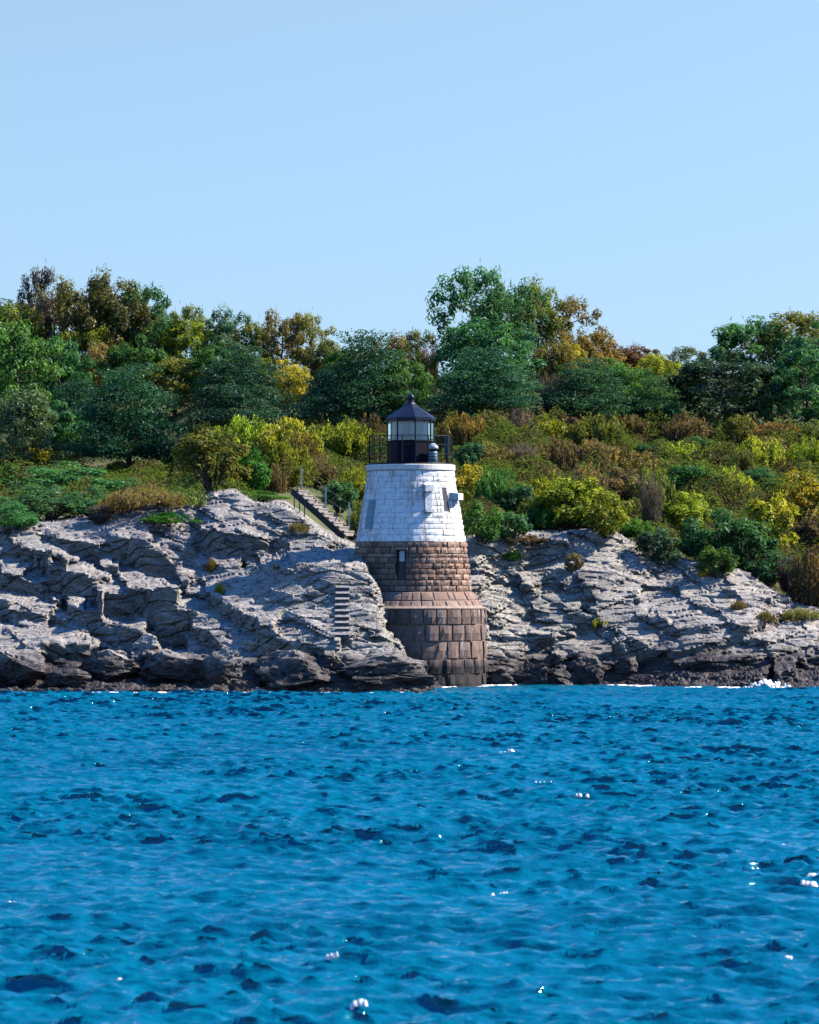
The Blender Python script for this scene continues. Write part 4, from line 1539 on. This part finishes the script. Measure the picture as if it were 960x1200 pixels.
def under(stops):
    t = NT('undergrowth_leaf')
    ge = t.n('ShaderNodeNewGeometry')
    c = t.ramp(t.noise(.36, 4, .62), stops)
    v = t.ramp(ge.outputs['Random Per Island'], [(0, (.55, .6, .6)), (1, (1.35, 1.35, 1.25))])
    c = t.mix(1.0, c, v, 'MULTIPLY')
    df = t.n('ShaderNodeBsdfDiffuse')
    tr_ = t.n('ShaderNodeBsdfTranslucent')
    t.l(c, df.inputs[0])
    t.l(c, tr_.inputs[0])
    m = t.n('ShaderNodeMixShader')
    m.inputs[0].default_value = .5
    t.l(df.outputs[0], m.inputs[1])
    t.l(tr_.outputs[0], m.inputs[2])
    t.l(m.outputs[0], t.t.nodes['Material Output'].inputs[0])
    t.t.nodes.remove(t.b)
    return t.m


M['under'] = under([(.30, (.045, .13, .03)), (.42, (.15, .20, .03)), (.50, (.13, .17, .035)), (.57, (.16, .115, .05)), (.66, (.06, .14, .03))])
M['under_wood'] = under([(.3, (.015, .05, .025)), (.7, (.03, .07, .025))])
M['bark'] = plain('bark', (.07, .055, .045), .9)
brown = [(.12, .082, .066), (.28, .178, .13), (.20, .135, .11), (.38, .25, .185), (.26, .14, .09), (.34, .25, .205)]
M['brown'] = stone_mat('granite_block', brown, stain=.5).m
M['brown_pink'] = stone_mat('pink_granite_block', [(.27, .18, .14), (.22, .14, .11), (.31, .22, .18), (.24, .15, .11)], stain=.3).m


def drum():
    t = stone_mat('sea_stone', [(.11, .078, .07), (.21, .14, .11), (.155, .112, .10), (.26, .175, .14)], stain=.35, lime=.5)
    sep = t.n('ShaderNodeSeparateXYZ')
    t.l(t.pos(), sep.inputs[0])
    src = t.b.inputs['Base Color'].links[0].from_socket
    zz_ = t.math('MULTIPLY_ADD', t.noise(1.4, 5, .65, stretch=(1, 1, .4)), -1.6)
    zz_.node.inputs[2].default_value = .8
    h = t.math('MULTIPLY_ADD', t.math('ADD', sep.outputs[2], zz_), .5)
    wet = t.ramp(h, [(.48, (1, 1, 1)), (.70, (0, 0, 0))])
    t.set(Base_Color=t.mix(wet, src, (.022, .018, .02)))
    return t.m


M['drum'] = drum()
M['ledge_stone'] = plain('ledge_stone', (.29, .225, .185), .85, var=.3)


def white():
    t = stone_mat('whitewashed_stone', [(.83, .88, .90), (.79, .85, .88), (.85, .89, .91), (.74, .79, .82)])
    src = t.b.inputs['Base Color'].links[0].from_socket
    s = t.noise(2.1, 6, .68, stretch=(1, 1, .13))
    c = t.mix(t.ramp(s, [(.52, (0, 0, 0)), (.64, (.7, .7, .7))]), src, (.45, .30, .19))
    sp = t.n('ShaderNodeSeparateXYZ')
    t.l(t.pos(), sp.inputs[0])
    an = t.math('ARCTAN2', t.math('SUBTRACT', sp.outputs[0], TX), t.math('SUBTRACT', YT, sp.outputs[1]))
    wv = t.math('MULTIPLY_ADD', t.noise(1.6, 4, .6), .07)
    wv.node.inputs[2].default_value = -.035
    an = t.math('ADD', an, wv)
    brk = t.ramp(t.noise(2.2, 5, .7), [(.34, (0, 0, 0)), (.50, (1, 1, 1))])
    for a0, wd, st in ((15.8, .022, .9), (-19, .012, .6), (-38, .010, .45), (37, .03, .8), (52, .02, .6), (27, .012, .5)):
        d_ = t.math('ABSOLUTE', t.math('SUBTRACT', an, R(a0)))
        k_ = t.math('SUBTRACT', 1.0, t.math('DIVIDE', d_, wd), True)
        c = t.mix(t.math('MULTIPLY', t.math('MULTIPLY', k_, brk), st), c, (.33, .20, .11))
    p = t.noise(3.2, 6, .75)
    c = t.mix(t.ramp(p, [(.64, (0, 0, 0)), (.68, (.7, .7, .7))]), c, (.30, .22, .17))
    t.set(Base_Color=c, Roughness=.7)
    return t.m


M['white'] = white()
M['cornice'] = plain('cornice_paint', (.74, .72, .69), .7, var=.12)
M['door'] = plain('dark_door', (.012, .014, .03), .5)
M['black'] = plain('black_iron', (.010, .011, .016), .5, spec=.2)
M['navy'] = plain('black_paint', (.006, .006, .018), .6, spec=.15)
M['dark_blue'] = plain('dark_blue_paint', (.03, .06, .11), .5)
M['grey_blue'] = plain('grey_blue_paint', (.14, .24, .34), .5)
M['cap_white'] = plain('cap_white', (.55, .57, .60), .5, var=.08)
M['roof'] = plain('roof_paint', (.008, .013, .036), .4, spec=.25)
M['pale_pane'] = plain('pale_pane', (.55, .68, .78), .3, var=.1)
M['blue_pane'] = plain('blue_pane', (.10, .22, .30), .35, var=.25)
M['blind'] = plain('blind_cloth', (.86, .88, .87), .9, var=.06)
M['wood'] = plain('weathered_wood', (.30, .265, .25), .85)
M['dark_wood'] = plain('dark_wood', (.06, .05, .05), .85)
M['post'] = plain('post_paint', (.72, .72, .74), .6, var=.1)
M['grey_metal'] = plain('grey_metal', (.12, .14, .15), .6)
M['concrete'] = plain('concrete', (.27, .265, .26), .9)
M['shaded_concrete'] = plain('shaded_concrete', (.10, .10, .11), .9)  # darker copy of the concrete, painting the shade of the risers
M['foam'] = plain('foam', (.86, .88, .90), .6, var=.06)  # white of the foam and of the modelled sun glints


def glass():
    t = NT('lantern_glass')
    g = t.n('ShaderNodeBsdfGlossy', i_Roughness=.03)
    tr_ = t.n('ShaderNodeBsdfTransparent')
    tr_.inputs[0].default_value = (.86, .93, .95, 1)
    m = t.n('ShaderNodeMixShader')
    lw = t.n('ShaderNodeFresnel', i_IOR=1.5)
    t.l(lw.outputs[0], m.inputs[0])
    t.l(tr_.outputs[0], m.inputs[1])
    t.l(g.outputs[0], m.inputs[2])
    t.l(m.outputs[0], t.t.nodes['Material Output'].inputs[0])
    t.t.nodes.remove(t.b)
    return t.m


M['glass'] = glass()

# ------------------------------------------------------------------ build
make_ledge()
make_terrain()
make_sea()
lighthouse()
stairs()
boulders()
plants()
undergrowth(False)
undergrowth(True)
foam()

# ------------------------------------------------------------------ light, sky, camera
EL, AZ = R(42), R(10)                      # sun height; swing beyond the tower from the picture plane
sd = Vector((math.cos(AZ) * math.cos(EL), math.sin(AZ) * math.cos(EL), math.sin(EL)))
ld = bpy.data.lights.new('sun', 'SUN')
ld.energy = 5.0
ld.angle = R(.5)
ld.color = (1.0, .89, .74)
lo = bpy.data.objects.new('sun', ld)
COL.objects.link(lo)
lo.rotation_euler = sd.to_track_quat('Z', 'Y').to_euler()
lo.location = (60, 160, 80)

w = bpy.data.worlds.new('World')
scene.world = w
w.use_nodes = True
nt = w.node_tree
bg = nt.nodes['Background']
sky = nt.nodes.new('ShaderNodeTexSky')
sky.sky_type = 'NISHITA'
sky.sun_disc = False
sky.sun_elevation = EL
sky.sun_rotation = R(90) - AZ
sky.altitude = 200
sky.air_density = 1.0
sky.dust_density = .3
sky.ozone_density = 4.0
hs = nt.nodes.new('ShaderNodeMix')
hs.data_type = 'RGBA'
hs.blend_type = 'MULTIPLY'
hs.inputs[0].default_value = 1.0
tc = nt.nodes.new('ShaderNodeTexCoord')
sx = nt.nodes.new('ShaderNodeSeparateXYZ')
nt.links.new(tc.outputs['Generated'], sx.inputs[0])
rp = nt.nodes.new('ShaderNodeValToRGB')
rp.color_ramp.elements[0].position = .04
rp.color_ramp.elements[0].color = (.70, .82, 1.06, 1)
rp.color_ramp.elements[1].position = .60
rp.color_ramp.elements[1].color = (.36, 1.10, 1.90, 1)
e_ = rp.color_ramp.elements.new(.17)
e_.color = (1.17, 1.13, 1.06, 1)
nt.links.new(sx.outputs[2], rp.inputs[0])
nt.links.new(rp.outputs[0], hs.inputs[7])
nt.links.new(sky.outputs[0], hs.inputs[6])
nt.links.new(hs.outputs[2], bg.inputs[0])
bg.inputs[1].default_value = .075

cam = bpy.data.cameras.new('camera')
cam.sensor_fit = 'VERTICAL'
cam.sensor_height = 36.0
cam.lens = FOC / 1200 * 36
cam.shift_y = (HZ - 600) / 1200
cam.clip_end = 20000
cam.dof.use_dof = True
cam.dof.focus_distance = 152
cam.dof.aperture_fstop = 2.8
co = bpy.data.objects.new('camera', cam)
COL.objects.link(co)
co.location = (0, 0, CAMZ)
co.rotation_euler = (R(90), 0, 0)
scene.camera = co
scene.view_settings.view_transform = 'Standard'
scene.view_settings.look = 'None'
scene.view_settings.gamma = 1
scene.view_settings.use_curve_mapping = False
scene.view_settings.exposure = 1.05
scene.cycles.use_denoising = True
scene.cycles.diffuse_bounces = 0
